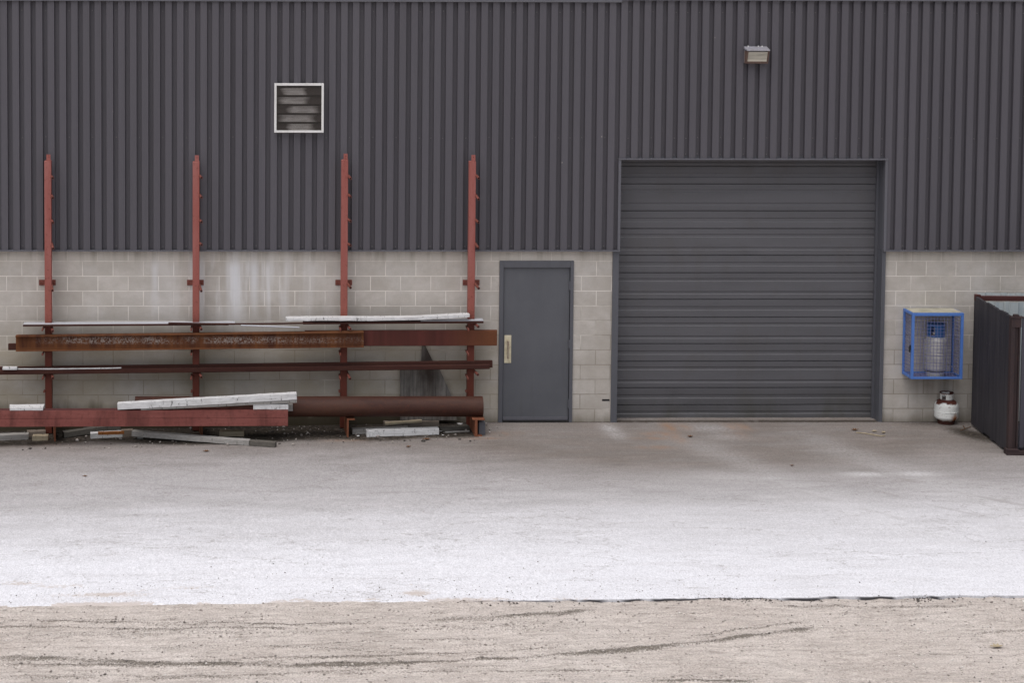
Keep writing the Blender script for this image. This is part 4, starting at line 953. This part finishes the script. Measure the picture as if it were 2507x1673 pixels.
for xx in (cx0+.001, cx1-fw*.8-.001):
    for z_ in (cz0+.0005, cz1-fw-.0005): b.box(xx, xx+fw*.8, cy0+fw+.0005, cy1-fw*.8-.0005, z_, z_+fw)
b.build('side_rail', M['blue'], cage, bevel=.002)
def mesh_panel(x0, x1, y0, y1, z0, z1, pitch=.0462):
    m = MB(); w = .0022
    L = math.hypot(x1-x0, y1-y0); nh = int(round(L/pitch)); nv = int(round((z1-z0)/pitch))
    for i in range(1, nh):
        t = i/nh; xx, yy = x0+(x1-x0)*t, y0+(y1-y0)*t; m.box(xx-w, xx+w, yy-w, yy+w, z0, z1)
    for i in range(1, nv):
        z_ = z0+(z1-z0)*i/nv; m.box(min(x0, x1)-(w if x0 == x1 else 0), max(x0, x1)+(w if x0 == x1 else 0), min(y0, y1)-(w if y0 == y1 else 0), max(y0, y1)+(w if y0 == y1 else 0), z_-w, z_+w) if False else m.bar((x0, y0+.0046*(y0 == y1), z_-w), (x1, y1+.0046*(y0 == y1), z_-w), 2*w, 2*w)
    return m
mesh_panel(cx0+fw, cx1-fw, cy0+.016, cy0+.016, cz0+fw, cz1-fw).build('front_mesh', M['wire'], cage)
mesh_panel(cx0+.013, cx0+.013, cy0+fw, cy1-fw, cz0+fw, cz1-fw).build('side_mesh', M['wire'], cage)
mesh_panel(cx1-.013, cx1-.013, cy0+fw, cy1-fw, cz0+fw, cz1-fw).build('side_mesh', M['wire'], cage)
b = MB(); b.box(cx0+fw+.0, cx1-fw, cy0+fw+.002, cy1-fw, cz0+.006, cz0+.012); b.build('floor_plate', M['wire'], cage)
b = MB(); b.box(cx0+.02, cx1-.02, cy0+.028, cy1-.01, cz1+.0005, cz1+.006); b.build('lid', M['lid'], cage, bevel=.001)
zl = U(2228, 857, cy0).z
b = MB(); b.box(cx0-.014, cx0-.001, cy0+.03, cy0+.075, zl-.04, zl+.03); b.box(cx0-.02, cx0-.0005, cy0+.02, cy0+.035, zl-.01, zl+.06); b.build('latch', M['black'], cage, bevel=.003)
b = MB(); p_ = U(2330, 898, cy1-.03); b.lathe((p_.x, cy1-fw*.8-.004, p_.z), [(.0001, -.008), (.008, 0), (.0001, .008)], n=10); b.build('bolt_head', M['galv'], cage)

gx = U(2290, 860, -.18).x; gy = -.185; g0_ = cz0+.0125; R = .148; HB = .545
cyl = thing('gas_cylinder', (gx, gy, g0_), 'silver gas cylinder with a blue collar standing inside the blue cage', 'gas cylinder')
b = MB(); prof_ = [(.0001, .05)]+[(R*math.sin(a_), .05+.055*(1-math.cos(a_))) for a_ in np.linspace(.3, math.pi/2, 7)]+[(R, .30), (R+.003, .302), (R+.003, .312), (R, .314)]+[(.062+(R-.062)*math.cos(a_), HB-.075+.085*math.sin(a_)) for a_ in np.linspace(0, math.pi/2, 8)]+[(.0001, HB+.01)]
b.lathe((gx, gy, g0_), prof_, n=40); b.build('body', M['alu'], cyl, smooth=True)
b = MB(); b.lathe((gx, gy, g0_), [(R*.78, 0), (R*.8, .002), (R*.8, .062), (R*.77, .062), (R*.77, 0)], n=32); b.build('foot_ring', M['alu'], cyl, smooth=True)
b = MB(); rc_ = R*.79; zc0, zc1 = HB-.035, HB+.165; gap0, gap1 = math.radians(216), math.radians(244)
b.lathe((gx, gy, g0_), [(rc_, zc0), (rc_*1.015, zc1-.012), (rc_*1.04, zc1), (rc_*.98, zc1), (rc_*.97, zc0)], n=36, arc=(gap1, gap0+2*math.pi))
for t0, t1 in ((zc0, zc0+.05), (zc1-.03, zc1)): b.lathe((gx, gy, g0_), [(rc_, t0), (rc_*1.01, t1), (rc_*.975, t1), (rc_*.97, t0), (rc_, t0)], n=5, arc=(gap0, gap1))
b.build('collar', M['bluecap'], cyl, smooth=True)
b = MB(); b.tube((gx, gy, g0_+HB), (gx, gy, g0_+HB+.07), .022, n=12); b.tube((gx, gy, g0_+HB+.075), (gx, gy, g0_+HB+.1), .03, n=12); b.tube((gx, gy, g0_+HB+.04), (gx-.05, gy-.06, g0_+HB+.04), .014, n=10); b.build('valve', M['brass'], cyl, smooth=True)

# rusty tank on the ground
tb = G(2318, 1038); tx, ty, tz = tb.x, tb.y+.03, 0.0; R = .157
tank = thing('propane_tank', (tx, ty, tz), 'white propane tank with heavy rust standing on the ground below the blue cage', 'gas tank')
b = MB(); pr = [(.0001, .035), (.09, .028)]+[(R*math.sin(a_), .105-.075*math.cos(a_)) for a_ in np.linspace(.75, math.pi/2, 8)]+[(R, .165), (R+.0035, .168), (R+.0035, .178), (R, .181), (R, .235)]+[(.05+(R-.05)*math.cos(a_), .235+.095*math.sin(a_)) for a_ in np.linspace(.1, math.pi/2, 10)]+[(.0001, .334)]
b.lathe((tx, ty, tz), pr, n=48); b.build('body', M['tank'], tank, smooth=True)
b = MB(); b.lathe((tx, ty, tz), [(.105, 0), (.108, 0), (.112, .045), (.109, .045), (.105, 0)], n=32); b.build('foot_ring', M['rustdark'], tank, smooth=True)
b = MB(); g0a, g1a = math.radians(205), math.radians(243); rc_ = .086
b.lathe((tx, ty, tz), [(rc_, .315), (rc_, .415), (rc_+.006, .423), (rc_-.004, .421), (rc_-.004, .315), (rc_, .315)], n=40, arc=(g1a, g0a+2*math.pi))
b.lathe((tx, ty, tz), [(rc_, .395), (rc_, .415), (rc_+.006, .423), (rc_-.004, .421), (rc_-.004, .395), (rc_, .395)], n=6, arc=(g0a, g1a)); b.build('collar', M['tank'], tank, smooth=True)
b = MB(); b.tube((tx, ty, .33), (tx, ty, .38), .018, n=12); b.tube((tx+.05, ty-.03, .405), (tx+.05, ty-.03, .437), .022, n=12); b.build('valve', M['rustdark'], tank, smooth=True)

# ------------------------------------------------------------------ dark open bin on the right
A0 = G(2377, 1044); A1 = G(2466, 1112); dirv = Vector((A1.x-A0.x, A1.y-A0.y, 0)); LB = dirv.length; ang_ = math.atan2(-dirv.x, -dirv.y)
zt = U(2382, 723, A0.y).z
Rm = Matrix.Rotation(-ang_, 3, 'Z') if False else Matrix(((math.cos(ang_), math.sin(ang_), 0), (-math.sin(ang_), math.cos(ang_), 0), (0, 0, 1)))
# local frame: +x to the right along the front, -y towards the yard, origin at the back left foot
ydir = -dirv.normalized(); xdir = Vector((-ydir.y, ydir.x, 0)); xdir = -xdir if xdir.x < 0 else xdir
def L(x, y, z): return A0 + xdir*x + ydir*y + Vector((0, 0, z))
def lbox(m, x0, x1, y0, y1, z0, z1): m.hexa([L(x0, y0, z0), L(x1, y0, z0), L(x1, y1, z0), L(x0, y1, z0), L(x0, y0, z1), L(x1, y0, z1), L(x1, y1, z1), L(x0, y1, z1)])
binr = thing('open_bin', A0, 'dark steel and board bin with open top and pale lining at the right edge', 'bin')
b = MB(); nb = 11; wbd = (LB-.06)/nb
for k in range(nb):
    y1_ = -.0-k*wbd; y0_ = y1_-wbd+.0008; off = random.uniform(-.0012, .0012)
    lbox(b, 0+off, .035+off, y0_, y1_, .03+random.uniform(-.01, .02), zt-.008+random.uniform(-.014, .006))
b.build('side_panel', M['binside'], binr, bevel=.003)
zf = U(2483, 772, A1.y).z-.0; yF = -LB
b = MB(); lbox(b, .0, .052, yF-.03, yF+.055, .02, zt-.03); lbox(b, .10, .118, yF-.03, yF+.05, .02, zt-.03); lbox(b, .0525, .0995, yF-.005, yF+.05, .02, zt-.03); b.build('corner_post', M['binpost'], binr, bevel=.004)
b = MB(); lbox(b, .004, .125, yF-.036, yF+.06, zt-.15, zt-.029); lbox(b, -.002, .16, yF-.05, yF+.06, zt-.0285, zt-.018); lbox(b, .035, .10, yF-.02, yF+.04, zt-.0175, zt+.01); b.build('corner_cap', M['binpost'], binr, bevel=.004)
b = MB(); lbox(b, .16, 2.2, yF-.012, yF+.02, .09, zt-.02)
for k in range(5): lbox(b, .135+.5*k, .135+.5*k+.055, yF-.04, yF-.0125, .09, zt-.03)
b.build('front_panel', M['binfront'], binr, bevel=.004)
b = MB(); lbox(b, -.03, 2.25, yF-.07, yF+.05, -.0, .055); lbox(b, -.03, .12, yF-.075, yF+.05, .0555, .075); b.build('base_skid', M['binpost'], binr, bevel=.004)
b = MB(); lbox(b, -.004, 2.2, -.06, .0, zt-.065, zt-.002); lbox(b, -.004, .07, -.062, .004, zt-.0015, zt+.016); b.build('back_rail', M['binrail'], binr, bevel=.006)
b = MB(); kx = .04; XX = []
for k in range(11):
    x_ = .04+k*.2; XX += [(x_, -.13), (x_+.10, -.13), (x_+.115, -.10), (x_+.185, -.10)]
for (xa_, ya_), (xb_, yb_) in zip(XX[:-1], XX[1:]):
    b.add([L(xa_, ya_, .1), L(xb_, yb_, .1), L(xb_, yb_, zt-.066), L(xa_, ya_, zt-.066)], [(0, 1, 2, 3)])
    b.add([L(xa_, ya_+.12, zt-.0665), L(xb_, yb_+.12, zt-.0665), L(xb_, yb_+.12, zt+.035), L(xa_, ya_+.12, zt+.035)], [(0, 1, 2, 3)])
b.build('liner', M['binliner'], binr)
b = MB(); lbox(b, 2.2, 2.24, -LB, 0, .03, zt-.03); lbox(b, .04, 2.2, -LB+.03, -.14, .05, .08); b.build('shell', M['binfront'], binr)

# ------------------------------------------------------------------ camera, light
cam = bpy.data.cameras.new('camera'); co_ = bpy.data.objects.new('camera', cam); COL.objects.link(co_)
co_.matrix_world = Matrix.Translation(CAM) @ ROT.to_4x4()
cam.sensor_fit = 'HORIZONTAL'; cam.sensor_width = 36; cam.lens = F/WPX*36
cam.shift_x = (WPX/2-PX)/WPX; cam.shift_y = -(HPX/2-PY)/WPX; cam.clip_end = 2000; cam.clip_start = .1
SC.camera = co_

SUN_EL, SUN_AZ = math.radians(70), math.radians(222)     # azimuth: clockwise from +y
w = bpy.data.worlds.new('World'); SC.world = w; w.use_nodes = True
nt = w.node_tree; bg = nt.nodes['Background']; sky = nt.nodes.new('ShaderNodeTexSky'); sky.sky_type = 'NISHITA'
sky.sun_disc = False; sky.sun_elevation = SUN_EL; sky.sun_rotation = SUN_AZ; sky.air_density = 1.0; sky.dust_density = 4.0; sky.ozone_density = 1.0
hs = nt.nodes.new('ShaderNodeHueSaturation'); hs.inputs['Saturation'].default_value = .42
nt.links.new(sky.outputs[0], hs.inputs['Color']); nt.links.new(hs.outputs[0], bg.inputs[0]); bg.inputs[1].default_value = .15
sl = bpy.data.lights.new('sun', 'SUN'); sl.energy = 1.5; sl.angle = math.radians(85); sl.color = (1, .97, .93)
so_ = bpy.data.objects.new('sun', sl); COL.objects.link(so_); so_.location = (0, -10, 20)
sd = Vector((math.sin(SUN_AZ)*math.cos(SUN_EL), math.cos(SUN_AZ)*math.cos(SUN_EL), math.sin(SUN_EL)))
so_.rotation_euler = sd.to_track_quat('Z', 'Y').to_euler()
SC.view_settings.view_transform = 'Standard'; SC.view_settings.look = 'None'; SC.view_settings.exposure = 0.0; SC.view_settings.gamma = 1
